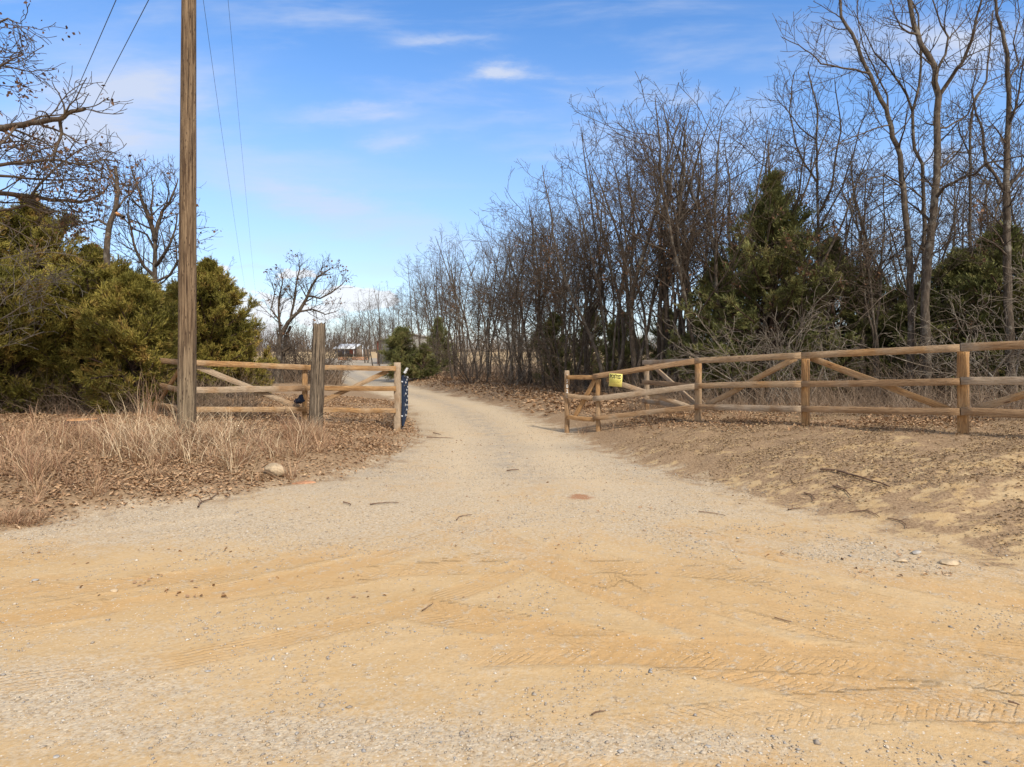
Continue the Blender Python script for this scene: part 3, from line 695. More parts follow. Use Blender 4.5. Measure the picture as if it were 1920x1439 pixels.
# the group of tall oaks behind the right fence
traced_tree('bare_oak_tree','tall left-leaning bare oak, leftmost of the three big trunks behind the right fence',201,[
 (0,0.0693,0.0263,16,[(1709,757,0),(1708,647,0),(1708,578,0),(1707,500,0),(1701,433,0),(1695,370,0),(1691,340,.05),(1688,292,.05),(1673,257,0),(1669,230,0),(1662,204,0),(1644,172,0),(1633,143,0),(1615,108,.05),(1598,64,.1),(1577,32,.2),(1571,-40,.3)]),
 (1,0.0216,0.0060,10,[(1631,138,0),(1605,131,-.2),(1580,128,-.4),(1539,120,-.6),(1520,100,-.7),(1498,85,-.8),(1466,70,-1.0)]),
 (1,0.0202,0.0075,12,[(1667,228,0),(1664,180,.2),(1655,163,.3),(1638,125,.35),(1618,85,.4),(1608,29,.5),(1609,-30,.6)]),
 (1,0.0115,0.0050,6,[(1576,33,.2),(1566,26,.1),(1551,18,0),(1525,3,-.2)]),
 (1,0.0158,0.0053,10,[(1669,235,0),(1645,240,-.3),(1620,250,-.5),(1580,265,-.8),(1540,300,-1.1),(1500,315,-1.2)]),
 (1,0.0173,0.0053,10,[(1691,345,0),(1660,328,-.2),(1630,335,-.5),(1590,360,-.8),(1560,385,-.9)]),
 (1,0.0158,0.0053,9,[(1701,433,0),(1672,428,-.3),(1640,450,-.6),(1600,465,-.9)]),
 (1,0.0144,0.0050,8,[(1673,257,0),(1700,232,.4),(1722,190,.7),(1735,130,.9)]),
 (1,0.0144,0.0050,8,[(1707,560,0),(1680,540,-.4),(1650,560,-.8),(1610,600,-1.1)]),
],12.6,leaves=0)
traced_tree('bare_oak_tree','slim forked bare oak, middle one of the three big trunks behind the right fence',202,[
 (0,0.0561,0.0120,14,[(1727,757,.3),(1730,600,.3),(1733,480,.3),(1734,420,.3),(1732,373,.3),(1730,309,.35),(1714,280,.35),(1711,210,.35),(1723,163,.4),(1727,117,.45),(1724,70,.5),(1722,29,.6),(1703,-8,.7),(1695,-50,.7)]),
 (1,0.0259,0.0075,11,[(1712,212,.35),(1700,178,.3),(1679,146,.2),(1660,120,.1),(1640,100,0),(1626,70,0),(1600,20,.1)]),
 (1,0.0158,0.0060,9,[(1730,309,.35),(1748,290,.7),(1762,250,1.),(1770,210,1.1)]),
 (1,0.0158,0.0053,10,[(1732,373,.3),(1705,352,.1),(1675,345,-.2),(1640,362,-.4),(1610,360,-.6)]),
 (1,0.0144,0.0053,8,[(1734,470,.3),(1715,452,0),(1685,442,-.3),(1650,470,-.5)]),
],12.9)
traced_tree('bare_oak_tree','tallest bare oak, thick grey trunk forking high into a wide crown behind the right fence',203,[
 (0,0.0825,0.0375,14,[(1738,762,0),(1736,633,0),(1735,550,0),(1741,480,0),(1746,430,0),(1752,379,0),(1757,330,0),(1758,292,0),(1757,242,0),(1760,181,0),(1752,155,0),(1755,134,0),(1743,108,0),(1729,88,0),(1722,67,.1),(1712,40,.2),(1705,0,.3),(1700,-50,.3)]),
 (1,0.0396,0.0135,14,[(1760,182,0),(1784,146,-.1),(1795,128,-.2),(1805,117,-.2),(1822,76,-.4),(1828,50,-.5),(1834,23,-.5),(1843,-10,-.6),(1845,-60,-.6)]),
 (1,0.0288,0.0090,12,[(1755,138,0),(1763,120,.1),(1773,102,.2),(1778,70,.3),(1764,47,.3),(1749,0,.4),(1745,-40,.4)]),
 (1,0.0216,0.0075,12,[(1723,67,.1),(1705,62,0),(1688,50,0),(1678,30,0),(1668,-5,.1)]),
 (1,0.0324,0.0090,14,[(1752,375,0),(1770,352,-.2),(1790,342,-.4),(1812,330,-.6),(1828,327,-.8),(1850,306,-1.),(1885,300,-1.2),(1925,292,-1.5)]),
 (1,0.0216,0.0067,11,[(1758,242,0),(1775,240,.2),(1800,225,.4),(1815,215,.6),(1830,180,.7),(1850,155,.9),(1900,130,1.1)]),
 (1,0.0180,0.0060,9,[(1757,330,0),(1772,300,.2),(1790,285,.5),(1830,290,.9),(1860,280,1.2)]),
 (1,0.0158,0.0053,9,[(1741,480,0),(1765,468,-.3),(1790,440,-.5),(1830,430,-.8),(1880,405,-1.)]),
 (1,0.0144,0.0053,8,[(1778,75,.3),(1795,55,.4),(1812,35,.5),(1822,20,.6)]),
],12.3)
traced_tree('bare_oak_tree','bare oak cut by the right edge of the photo, with low forked grey limbs',204,[
 (0,0.0858,0.0225,14,[(1895,760,0),(1892,600,0),(1888,500,0),(1889,408,0),(1886,365,0),(1888,292,0),(1890,240,0),(1892,175,0),(1889,102,0),(1880,60,0),(1869,29,0),(1862,-20,0)]),
 (1,0.0360,0.0105,13,[(1886,365,0),(1870,335,.1),(1848,303,.2),(1843,248,.3),(1830,215,.4),(1822,170,.5),(1835,110,.5)]),
 (1,0.0360,0.0120,12,[(1889,352,0),(1905,335,0),(1918,318,0),(1935,290,0),(1945,220,.1),(1940,120,.2)]),
 (1,0.0252,0.0075,12,[(1890,240,0),(1905,200,-.2),(1915,140,-.3),(1925,80,-.4)]),
 (1,0.0216,0.0060,12,[(1888,480,0),(1860,455,-.4),(1830,440,-.8),(1790,445,-1.2)]),
 (1,0.0202,0.0060,10,[(1892,150,0),(1910,120,.3),(1900,80,.4),(1912,30,.5),(1905,-20,.5)]),
],12.4,leaves=60,zr=(0,4))
traced_tree('bare_oak_tree','thin straight bare oak between the tallest oak and the right edge oak',205,[
 (0,0.0429,0.0150,16,[(1815,760,1.2),(1818,600,1.2),(1819,500,1.2),(1819,408,1.2),(1819,340,1.2),(1819,292,1.2),(1820,233,1.2),(1828,190,1.2),(1850,150,1.2),(1856,90,1.2),(1862,20,1.2)]),
 (1,0.0180,0.0060,10,[(1819,292,1.2),(1800,250,1.4),(1795,210,1.5)]),
 (1,0.0158,0.0053,10,[(1819,380,1.2),(1845,340,1.0),(1870,300,.8)])],12.6)
traced_tree('bare_oak_tree','multi-stemmed slim bare oak with narrow upright crown left of the three big trunks',206,[
 (0,0.0528,0.0135,18,[(1537,757,1),(1536,560,1),(1534,420,1),(1533,335,1),(1530,262,1),(1533,204,1),(1522,163,1),(1515,135,1)]),
 (1,0.0252,0.0075,12,[(1534,345,1),(1510,310,1.2),(1492,270,1.3),(1480,210,1.3),(1485,160,1.3),(1490,135,1.3)]),
 (1,0.0288,0.0075,13,[(1536,400,1),(1560,350,.7),(1566,300,.6),(1577,245,.5),(1570,190,.5),(1565,150,.5)]),
 (1,0.0216,0.0060,11,[(1537,430,1),(1580,350,.5),(1600,290,.3),(1612,240,.2),(1630,200,.2),(1632,170,.2)]),
 (1,0.0180,0.0060,9,[(1530,262,1),(1500,240,.8),(1470,200,.7),(1452,180,.7)]),
],13.5)
# left side
traced_tree('bare_oak_tree','big oak at the left edge, only its heavy leafy limbs reaching into the frame',210,[
 (0,.24,.10,10,[(-190,790,0),(-180,600,0),(-170,400,0),(-150,240,0),(-160,60,0),(-150,-150,0)]),
 (1,0.0510,0.0210,15,[(-150,262,0),(-60,250,-.3),(-10,240,-.4),(30,236,-.5),(60,230,-.6),(90,226,-.7),(112,224,-.8),(125,214,-.8),(145,208,-.8),(160,204,-.8)]),
 (1,0.0476,0.0084,21,[(-165,420,0),(-60,388,.2),(-10,362,.3),(50,368,.4),(100,376,.5),(150,380,.6),(185,368,.7),(206,345,.8)]),
 (1,0.0340,0.0070,20,[(-160,330,0),(-60,325,-.3),(0,310,-.4),(50,305,-.5),(110,300,-.5),(160,310,-.5),(200,298,-.4)]),
 (1,0.0218,0.0045,10,[(112,224,-.8),(116,250,-.7),(105,280,-.7),(100,300,-.7),(110,330,-.7),(120,350,-.6)]),
 (1,0.0204,0.0045,12,[(60,368,.4),(75,345,.4),(100,320,.4),(130,295,.4),(160,275,.4),(200,285,.4)]),
 (1,0.0306,0.0056,17,[(-150,120,0),(-60,100,-.5),(-10,50,-.6),(15,35,-.7),(40,45,-.7)]),
 (1,0.0272,0.0056,14,[(-150,170,0),(-60,150,-.5),(0,125,-.6),(25,110,-.6),(45,100,-.6)]),
 (1,0.0204,0.0049,10,[(-100,330,0),(-40,290,.2),(0,270,.3),(40,265,.3),(85,280,.3)]),
 (1,0.0204,0.0049,10,[(-60,388,.2),(0,395,.0),(50,385,0),(90,400,0),(130,395,0),(150,400,0)]),
 (1,0.0204,0.0045,12,[(0,330,.2),(50,335,.2),(100,338,.3),(150,336,.3),(190,345,.4)]),
],8.8,dens=1.1,leaves=1300,zr=(1,9),up=-.005,jit=.30,leafsize=.055,lat=.2)
sn,_=traced_tree('broken_snag','dead broken oak trunk with a pale sawn stub rising above the left cedars',211,[
 (0,.085,.034,3,[(198,790,0),(199,600,0),(200,470,0),(204,430,0),(211,407,0),(218,385,0),(222,360,0),(219,335,0),(217,312,0)]),
 (1,.035,.032,0,[(215,400,0),(222,404,-.05),(232,408,-.12)]),
 (1,.03,.007,10,[(206,425,0),(185,412,.2),(160,420,.3),(130,410,.4)]),
 (1,.024,.007,10,[(220,350,0),(207,325,.1),(195,300,.2),(180,290,.2)]),
 (1,.022,.007,9,[(218,395,0),(235,370,.2),(250,360,.3),(262,330,.3)]),
],13.2,leaves=40,zr=(3,9))
cutp=P(222,402,13.05)
o=link('sawn_stub',nmesh('cut',*tubes([([(0,0,0),(.01,-.07,.0),(.012,-.09,.0)],[.036,.036,.001])],10)),M['cut'],sn); o.location=cutp-sn.location
traced_tree('bare_oak_tree','bare oak with upswept branches between the broken snag and the utility pole',212,[
 (0,.085,.04,6,[(290,790,0),(291,640,0),(291,560,0),(290,500,0),(291,452,0)]),
 (1,.06,.012,14,[(291,452,0),(285,425,0),(272,390,.1),(262,360,.1),(255,340,.1),(247,320,.1)]),
 (1,.05,.010,14,[(291,455,0),(296,420,.1),(305,395,.2),(318,380,.2),(330,350,.2),(334,335,.2)]),
 (1,.045,.010,12,[(290,500,0),(306,480,-.2),(318,460,-.3),(328,432,-.3),(333,400,-.3)]),
 (1,.04,.010,12,[(290,520,0),(270,500,-.2),(255,470,-.3),(248,440,-.3),(240,400,-.2),(243,370,-.2)]),
 (1,.03,.008,10,[(290,530,0),(320,515,.2),(332,490,.3),(330,460,.3),(325,440,.3)]),
 (1,.03,.008,10,[(285,425,0),(283,390,-.2),(287,350,-.2),(283,325,-.2)]),
 (1,.03,.008,9,[(291,470,0),(275,440,.3),(250,430,.4),(230,405,.4)]),
],14.5,leaves=160,zr=(2,9))
o,tt=traced_tree('bare_oak_tree','dark crooked bare tree with long leaning limbs behind the old grey post',213,[
 (0,0.1500,0.0630,8,[(518,724,0),(520,690,0),(523,650,0),(526,628,0),(540,605,0),(560,585,0)]),
 (0,0.1125,0.0560,4,[(527,724,.4),(530,680,.4),(534,640,.4),(545,612,.4)]),
 (1,0.0750,0.0140,22,[(560,585,0),(575,560,0),(583,540,0),(595,520,0),(610,510,0),(622,502,0)]),
 (1,0.0600,0.0140,20,[(526,628,0),(523,590,0),(523,560,0),(530,530,0),(527,510,0)]),
 (1,0.0525,0.0140,20,[(545,600,0),(552,560,0),(556,530,0),(562,505,0),(560,495,0)]),
 (1,0.0450,0.0140,14,[(578,555,0),(600,560,0),(620,550,0),(640,535,0),(648,525,0)]),
 (1,0.0450,0.0105,16,[(560,585,0),(585,580,0),(610,590,0),(630,585,0)]),
 (1,0.0375,0.0105,14,[(523,600,0),(508,580,0),(515,550,0),(510,530,0)]),
],26,dens=1.1,leaves=260,zr=(.8,6),leafsize=.11,lat=.24)

# ------------------------------------------------------------------ procedural placement along the wood
sky_x=[640,700,730,760,800,850,900,960,1010,1060,1100,1130,1200,1250,1300,1380,1440,1480,1560,1620,1700,1800,1930]
sky_y=[585,545,525,500,462,432,425,388,368,352,335,232,205,195,190,145,170,160,140,190,150,100,60]
edge_x=[640,700,760,840,960,1100,1250,1400,1600,1930]; edge_Y=[75,58,45,31,23.5,19,16.2,14.8,13.8,12.8]
def zone(px):
    L=[(760,'beyond the round dark cedar'),(860,'just right of the round dark cedar'),(960,'at the middle of the wood'),(1055,'left of the numbered fence post'),
       (1160,'behind the yellow sign'),(1300,'behind the fence corner'),(1420,'left of the tall dark cedar'),(1560,'around the tall dark cedar'),(1700,'right of the tall dark cedar'),(2100,'among the big oaks at the right edge')]
    for a,s in L:
        if px<a: return s
rg=np.random.default_rng(77)
rowname=['front-row','second-row','inner','inner','deep inner','deep inner','rearmost']
look={0:'straight bare oak',1:'wide-crowned bare oak',2:'twin-stemmed bare oak',3:'slender twiggy bare oak',4:'leaning crooked bare oak',5:'three-stemmed bare oak',6:'high-branched bare oak',7:'rusty-leaved bare oak',8:'wide twin-stemmed bare oak'}
ntree=0
for row in range(5):
    px=690+rg.uniform(0,20)
    while px<1935:
        Y=np.interp(px,edge_x,edge_Y)*(1+[0,.10,.22,.36,.55,.8,1.1][row])*rg.uniform(.97,1.06)
        st=(31 if px<1080 else 56 if px<1420 else 85)*[1,1,1.1,1.2,1.3,1.4,1.5][row]
        x=PX(px,Y); gz=hz(x,Y)
        top=np.interp(px,sky_x,sky_y)+rg.uniform(-8,60)+[0,0,15,30,50,80,110][row]*(.6 if px>1100 else .25)
        if px>1420: top+=110
        hgt=CZ-(top-H0)/F*Y-gz
        if px<1100: hgt=min(hgt,11.0)
        hgt=min(max(hgt,3.5),12.5); k=int(rg.integers(0,9))
        if not (row==0 and px<740):
            put_tree(k,(x,Y,gz-.02),hgt,rg.uniform(0,6.28),f'{rowname[row]} {look[k]} {zone(px)}',f'bare oaks in the wood {zone(px)}',leaves=rg.random()<.6,wide=rg.uniform(.8,1.05)*(1 if hgt>5 else .9)); ntree+=1
        px+=st*rg.uniform(.6,1.4)
for i,(px,Y,top,k) in enumerate([(1150,18.2,215,8),(1195,17.4,190,0),(1243,17.0,180,5),(1290,16.4,165,1),(1335,15.8,150,8),(1382,15.4,130,2),(1100,20.5,300,1),(1040,22.5,345,0),(985,24.5,375,8),(1610,14.6,150,1)]):
    x=PX(px,Y); gz=hz(x,Y)
    put_tree(k,(x,Y,gz-.05),CZ-(top-H0)/F*Y-gz,i*1.9+.4,['tall crooked bare oak above the yellow sign','tall bare oak between the yellow sign and the fence corner','three-stemmed bare oak standing over the fence corner','tall spreading bare oak right of the fence corner','tall twin-stemmed bare oak left of the tall dark cedar','highest bare oak touching the left side of the tall dark cedar','leaning bare oak above the numbered fence post','straight taller bare oak left of the numbered fence post','wide twin-stemmed oak rising above the pale drooping shrub','bare oak between the tall cedar and the three big trunks'][i],'taller bare oaks along the wood edge',wide=1.12)
# far trees across the field and around the shed
for i,(px,Y,top) in enumerate([(488,60,612),(500,58,590),(512,62,600),(545,70,600),(570,66,588),(588,75,610),(612,175,612),(630,180,598),(648,172,605),(668,185,600),(690,178,596),(705,170,590),(640,190,590),(600,185,600),(660,165,590),(655,200,585),(676,150,612),(623,160,618),(610,150,615),(650,120,560),(668,100,560),(694,92,545),(700,60,540),(712,56,528),(684,75,560),(735,140,600),(770,150,600),(560,190,612),(530,195,615),(505,185,625),(470,170,640),(492,150,632)]):
    x=PX(px,Y); gz=hz(x,Y); k=i%9; hgt=CZ-(top-H0)/F*Y-gz
    grp='bare trees beyond the old grey post' if Y<80 and px<620 else 'far bare trees around the white-roofed shed' if Y>=100 else 'bare trees standing at the drive bend'
    if grp.startswith('far'): lab='small far '+look[k]+(' left of' if px<628 else ' behind' if px<684 else ' right of')+' the white-roofed shed'
    elif px<620: lab='mid-distance '+look[k]+' beyond the old grey post'
    else: lab='open-grown '+look[k]+' at the drive bend left of the round cedar'
    put_tree(k,(x,Y,gz-.05),hgt,i*1.7,lab,grp,leaves=(Y<80),wide=1.2 if Y>90 else 1.,name='bare_oak_tree')
for i,(px,Y,top,k) in enumerate([(505,31,596,7),(540,33,610,3),(562,30,600,7),(600,34,590,8),(620,38,600,4),(493,40,605,2)]):
    x=PX(px,Y); gz=hz(x,Y); put_tree(k,(x,Y,gz-.05),CZ-(top-H0)/F*Y-gz,i*1.3,'low '+look[k]+' tangled behind the dark crooked tree','bare trees beyond the old grey post',wide=1.5)
# bare tops over the second cedar and left masses
for i,(px,Y,top) in enumerate([(385,19,478),(400,21,505),(425,22,540),(452,24,575),(360,18,490),(240,18,420),(150,19,400),(40,18,390),(262,20,440),(100,22,420),(318,20,400)]):
    x=PX(px,Y); gz=hz(x,Y); put_tree([3,7,4,7,0,8,2,4,5,1,3][i],(x,Y,gz),CZ-(top-H0)/F*Y-gz,i*2.1,look[[3,7,4,7,0,8,2,4,5,1,3][i]]+(' showing above the second cedar right of the utility pole' if px>350 else ' behind the left cedars'),'bare oaks behind the left cedars',wide=.8)

# ------------------------------------------------------------------ cedars
def cedar_mesh(seed,Hh,Rr,nb=120,spr=1.,tipdens=1.,base=.06,shape=1.,gap=.25):
    rg=np.random.default_rng(seed); tr=[([(0,0,-.2),(.02,0,Hh*.4),(0,.03,Hh*.8),(0,0,Hh*.98)],[.035*Hh*.6,.022*Hh*.6,.009*Hh*.6,.004])]
    br=[]; S0=[];S1=[]
    lob=rg.uniform(.72,1.18,9); lz=rg.uniform(.6,1.15,(7,9))
    for i in range(nb):
        f=base+(1-base)*((i+rg.random())/nb)**1.05; z=Hh*f*.97; a=rg.uniform(0,6.283)
        prof=math.sin(min(1,(f+.16)/.55)*math.pi/2)**.8*(1-max(0,(f-.28)/.74)**(1.25*shape))
        L=Rr*max(prof,.06)*rg.uniform(.7,1.08)*lz[min(6,int(f*7))][int(a/6.283*9)%9]+.06
        el=R(8+50*f+rg.normal(0,9)); d=Vector((math.cos(a)*math.cos(el),math.sin(a)*math.cos(el),math.sin(el)))
        p=Vector((0,0,z*.93)); pts=[p.copy()]; n=6
        for k in range(n):
            d=(d+rvec(rg)*.10+Vector((0,0,.05 if f>.3 else .0))).normalized(); p=p+d*L/n; pts.append(p.copy())
        br.append((pts,[.012+.010*Rr*(1-k/n)*(1.1-f) for k in range(n+1)]))
        m=int((7+9*L)*1.15)
        for j in range(m):
            u=rg.uniform(.22,1.0); x=u*n; q=min(int(x),n-1); o=pts[q].lerp(pts[q+1],x-q); dd=(pts[q+1]-pts[q]).normalized()
            w=(dd*rg.uniform(.45,1.1)+perp(dd,rg)*rg.uniform(.5,1.)+Vector((0,0,.18))).normalized()
            l=rg.uniform(.16,.42)*(1.15-.5*u)*(1 if L>.5 else .6)
            e=o+w*l; br.append(([o,o.lerp(e,.5)+rvec(rg)*.015,e],[.005,.004,.003]))
            S0.append(tuple(o)); S1.append(tuple(e))
        S0.append(tuple(pts[-2])); S1.append(tuple(pts[-1]))
    S0=np.array(S0);S1=np.array(S1); n=len(S0); per=int(25*spr)
    idx=np.repeat(np.arange(n),per); u=rg.uniform(.1,1.08,len(idx))[:,None]
    c=S0[idx]*(1-u)+S1[idx]*u; dr=(S1-S0)[idx]; dr/=np.linalg.norm(dr,axis=1,keepdims=True)+1e-9
    dr=dr+rg.normal(0,.42,dr.shape); dr[:,2]+=.18
    c=c+rg.normal(0,.018,c.shape)
    V,T=leaf_quads(c,dr,rg.uniform(.05,.12,len(idx)),rg.uniform(.007,.016,len(idx)),rg)
    return tubes([t for t in tr],9),tubes([x for x in br if len(x[0])==7],4),tubes([x for x in br if len(x[0])==3],3),(V,T)
def cedar(seed,px,py_base,Y,Hh,Rr,label,m_,nb=120,spr=1.,rz=0,group=None,sx=1.,**k):
    x=PX(px,Y); o=empty('cedar_tree',(x,Y,hz(x,Y)-.03),label,'tree',group,rz)
    a,b1,b2,(V,T)=cedar_mesh(seed,Hh,Rr,nb,spr,**k)
    link('trunk',nmesh('trunk',*a,True),M['cedar_bark'],o); link('branches',nmesh('branches',*join([b1,b2])),M['cedar_bark'],o)
    link('crown',nmesh('foliage',V,T),m_,o); return o
Ce=M['cedar']; Cg=M['cedar2']
cedar(301,170,770,13.0,2.75,2.0,'broad bright olive cedar in front, nearest the left fence panel',Ce,190,1.6,shape=1.3)
cedar(302,250,770,12.2,2.7,1.2,'narrow olive cedar with pointed top touching the left fence end',Ce,130,1.5)
cedar(303,20,775,12.2,2.7,1.9,'low brownish-green cedar filling the left edge of the photo',Ce,170,1.5,shape=1.3)
cedar(304,60,770,14.6,5.0,2.3,'tall dark cedar behind, tallest of the left edge cedars',Ce,180,1.5)
cedar(305,-60,770,13.6,5.1,2.0,'tall cedar cut off by the left edge of the photo',Ce,150,1.2)
cedar(306,175,770,15.6,4.0,1.9,'mid-height rusty green cedar below the broken snag',Ce,180,1.4)
cedar(315,262,770,16.5,3.0,1.6,'cedar filling the gap left of the utility pole',Ce,140,1.3)
cedar(307,388,760,16.5,3.75,1.75,'conical green cedar just right of the utility pole',Ce,210,1.6,shape=1.1)
cedar(308,438,760,17.8,2.3,1.05,'smaller cedar shoulder at the right foot of the cone-shaped cedar',Ce,110,1.4)
cedar(309,330,760,17.5,3.2,1.5,'cedar half hidden behind the utility pole',Ce,130,1.3)
cedar(310,752,712,31.5,2.75,1.10,'round dark green cedar beside the drive bend',Cg,130,1.0,shape=1.7)
cedar(311,795,715,31,1.7,.75,'small dark cedar bush attached right of the round one',Cg,70,1.)
cedar(312,822,700,36,3.4,1.2,'thin cedar half hidden among trunks right of the round dark cedar',Cg,80,.9)
cedar(320,1448,745,15.0,5.75,2.15,'tall dark pointed cedar rising behind the right fence',Cg,210,1.2,shape=.85)
cedar(321,1345,745,16.0,3.7,1.25,'dense dark cedar at the left foot of the tall pointed cedar',Cg,130,1.3)
cedar(322,1560,745,15.3,4.1,1.6,'open cedar right of the tall pointed cedar',Cg,110,1.1)
cedar(323,1630,745,15.6,3.3,1.6,'low spreading cedar seen between the big oak trunks',Cg,120,1.1)
cedar(324,1800,745,14.0,3.5,1.8,'wide dark cedar behind the tallest oak',Cg,170,1.3)
cedar(325,1885,745,13.4,4.0,1.8,'dark cedar at the right edge behind the fence post',Cg,170,1.3)
cedar(326,1170,745,21,2.7,1.1,'thin grey-green cedar behind the yellow sign',Cg,80,.8)
cedar(327,1040,745,24,2.8,1.1,'thin grey-green cedar behind the numbered post',Cg,80,.8)
cedar(328,1110,745,25,3.2,1.2,'tall thin cedar deep in the wood between number post and sign',Cg,80,.8)
cedar(329,1255,745,19.5,2.6,1.1,'thin cedar behind the fence corner',Cg,80,.9)
cedar(330,1715,745,14.6,2.7,1.4,'low cedar at the foot of the three big oak trunks',Cg,110,1.1)
cedar(331,1480,745,18.0,3.6,1.5,'cedar deep behind the tall pointed cedar',Cg,110,1.0)

# ------------------------------------------------------------------ pale tangled shrubs
def shrub(seed,px,Y,pieces,label,n=9,Hh=2.4,m_=None,tilt=.7,dens=1.,group=None):
    x=PX(px,Y); t=Tree(seed); t.k2=7*dens; t.k3=5*dens; t.k4=3.; t.up=-.0; t.jit=.36; rg=t.rg
    for i in range(n):
        a=rg.uniform(0,6.28); d=Vector((math.cos(a)*tilt,math.sin(a)*tilt,1)).normalized()
        pts=t.poly(Vector((rg.normal(0,.12),rg.normal(0,.12),-.1)),d,Hh*rg.uniform(.7,1.15),.02,9,.22,-.03)
        rad=[.013*(1-k/9)**.8+.0045 for k in range(10)]; t.lv[1].append((pts,rad))
        t.kids(pts,rad,2,int(9*dens),.3,1.,(.28,.5),(30,75),(.4,.7),-.01,.34)
    o=empty('bare_shrub',(x,Y,hz(x,Y)),label,'shrub',group)
    link('branches',nmesh('branches',*join([tubes(t.lv[l],k) for l,k in ((1,5),(2,4),(3,3),(4,3))])),m_ or M['pale_twig'],o)
    return o
shrub(401,1425,13.4,0,'tangled pale grey lichen-covered shrub behind the fence in front of the tall cedar',8,2.7)
shrub(402,1500,13.0,0,'pale arching shrub right of the tall cedar, hanging over the top rail',7,2.6)
shrub(405,1850,11.6,0,'pale twisted shrub at the right edge over the fence rails',11,2.7)
shrub(407,960,23.0,0,'pale drooping shrub at the wood edge above the drive',10,3.6)
shrub(408,1060,19.8,0,'brown twiggy shrub behind the numbered post',9,3.0,M['twig'])
shrub(410,880,26.0,0,'grey twiggy shrub at the wood edge left of the pale one',9,3.4,M['twig'])
traced_tree('bare_sapling','thin pale bare twigs poking out of the cedars at the left edge',412,[
 (1,.018,.005,12,[(-45,790,0),(-30,640,0),(0,600,-.1),(40,575,-.2),(70,560,-.3),(100,545,-.4)]),
 (1,.012,.004,12,[(-20,600,0),(10,560,0),(30,548,0),(60,520,-.1),(95,510,-.2)]),
 (1,.012,.004,8,[(-25,560,0),(0,485,0),(20,483,0),(40,500,0),(60,530,0)])],10.6,mats=(M['pale_twig'],M['pale_twig']),up=-.01,jit=.3)
shrub(414,568,27,0,'brown twiggy thicket beside the dark crooked tree',18,2.9,M['twig'],.8,1.)
shrub(417,605,30,0,'lower brown twiggy thicket just behind the old grey post',14,2.4,M['twig'],.8,1.)
shrub(415,1690,12.2,0,'grey twiggy shrub at the foot of the three big trunks',8,2.0,M['twig'])
shrub(416,1930,10.6,0,'pale shrub hanging in from the right edge',9,2.8)

# ------------------------------------------------------------------ undergrowth (uncountable)
rg=np.random.default_rng(55)
def brush(name,N,pxr,hr,m_,fy,label,rad=.006,zc=0,seg=4,lean=.35):
    px=rg.uniform(*pxr,N); ff=rg.random(N)**1.3; Y=np.array([fy(a,b_) for a,b_ in zip(px,ff)]); x=(px-960)/F*Y; z=height(x,Y)
    polys=[]
    for i in range(N):
        h=rg.uniform(*hr); d=np.array([rg.normal(0,lean),rg.normal(0,lean),1.]); p=np.array([x[i],Y[i],z[i]-.03]); pts=[tuple(p)]
        for k in range(seg):
            d=d+rg.normal(0,.28,3); d/=np.linalg.norm(d); p=p+d*h/seg; pts.append(tuple(p))
        r=rad*rg.uniform(.6,1.5)*(1+Y[i]/60); polys.append((pts,[r*(1-.2*k) for k in range(seg+1)]))
    o=link(name,nmesh(name,*tubes(polys,3)),m_); tag(o,label,None,None,'stuff'); return o
eY=lambda a,f: np.interp(a,edge_x,edge_Y)*(1+.9*f)-.6
brush('undergrowth',7000,(770,1960),(.3,1.3),M['brush'],eY,'brown twiggy undergrowth along the foot of the wood',.005,lean=.45)
brush('undergrowth',2300,(1180,1960),(.2,.95),M['brush'],lambda a,f: np.interp(a,[1180,1320,1510,1806,1960],[12.6,11.5,9.9,8.2,7.6])+.5+f*3.4,'thin dry stems and brambles just behind the right fence',.0035,lean=.6)
brush('undergrowth',2600,(-60,480),(.3,1.1),M['brush'],lambda a,f: 11.6+f*3,'dry stems beneath the left cedars',.004,lean=.6)
brush('undergrowth',1800,(760,1960),(1.5,4.2),M['brush'],lambda a,f: np.interp(a,edge_x,edge_Y)*(1.15+1.1*f),'thin upright saplings filling the wood',.007,lean=.10,seg=5)
brush('undergrowth',1500,(480,640),(.3,1.3),M['brush'],lambda a,f: 26+f*12,'brown thicket beyond the old grey post',.008)
# far treeline
N=7000; polys=[]
aa=rg.uniform(-1.05,1.05,N); YY=rg.uniform(205,250,N)
gzz=height(aa*YY,YY)
for i in range(N):
    h=rg.uniform(4,9.5)*(.75+.5*vnoise(np.array([aa[i]*14]),np.array([0.]),3)[0]); d=np.array([rg.normal(0,.12),0,1.]); p=np.array([aa[i]*YY[i],YY[i],gzz[i]-.3]); pts=[tuple(p)]
    for k in range(4):
        d=d+rg.normal(0,.2,3); d/=np.linalg.norm(d); p=p+d*h/4; pts.append(tuple(p))
    polys.append((pts,[.11,.09,.075,.055,.03]))
tag(link('far_treeline',nmesh('far',*tubes(polys,3)),M['farwood']),'low grey-brown line of distant bare woods on the horizon',None,None,'stuff')

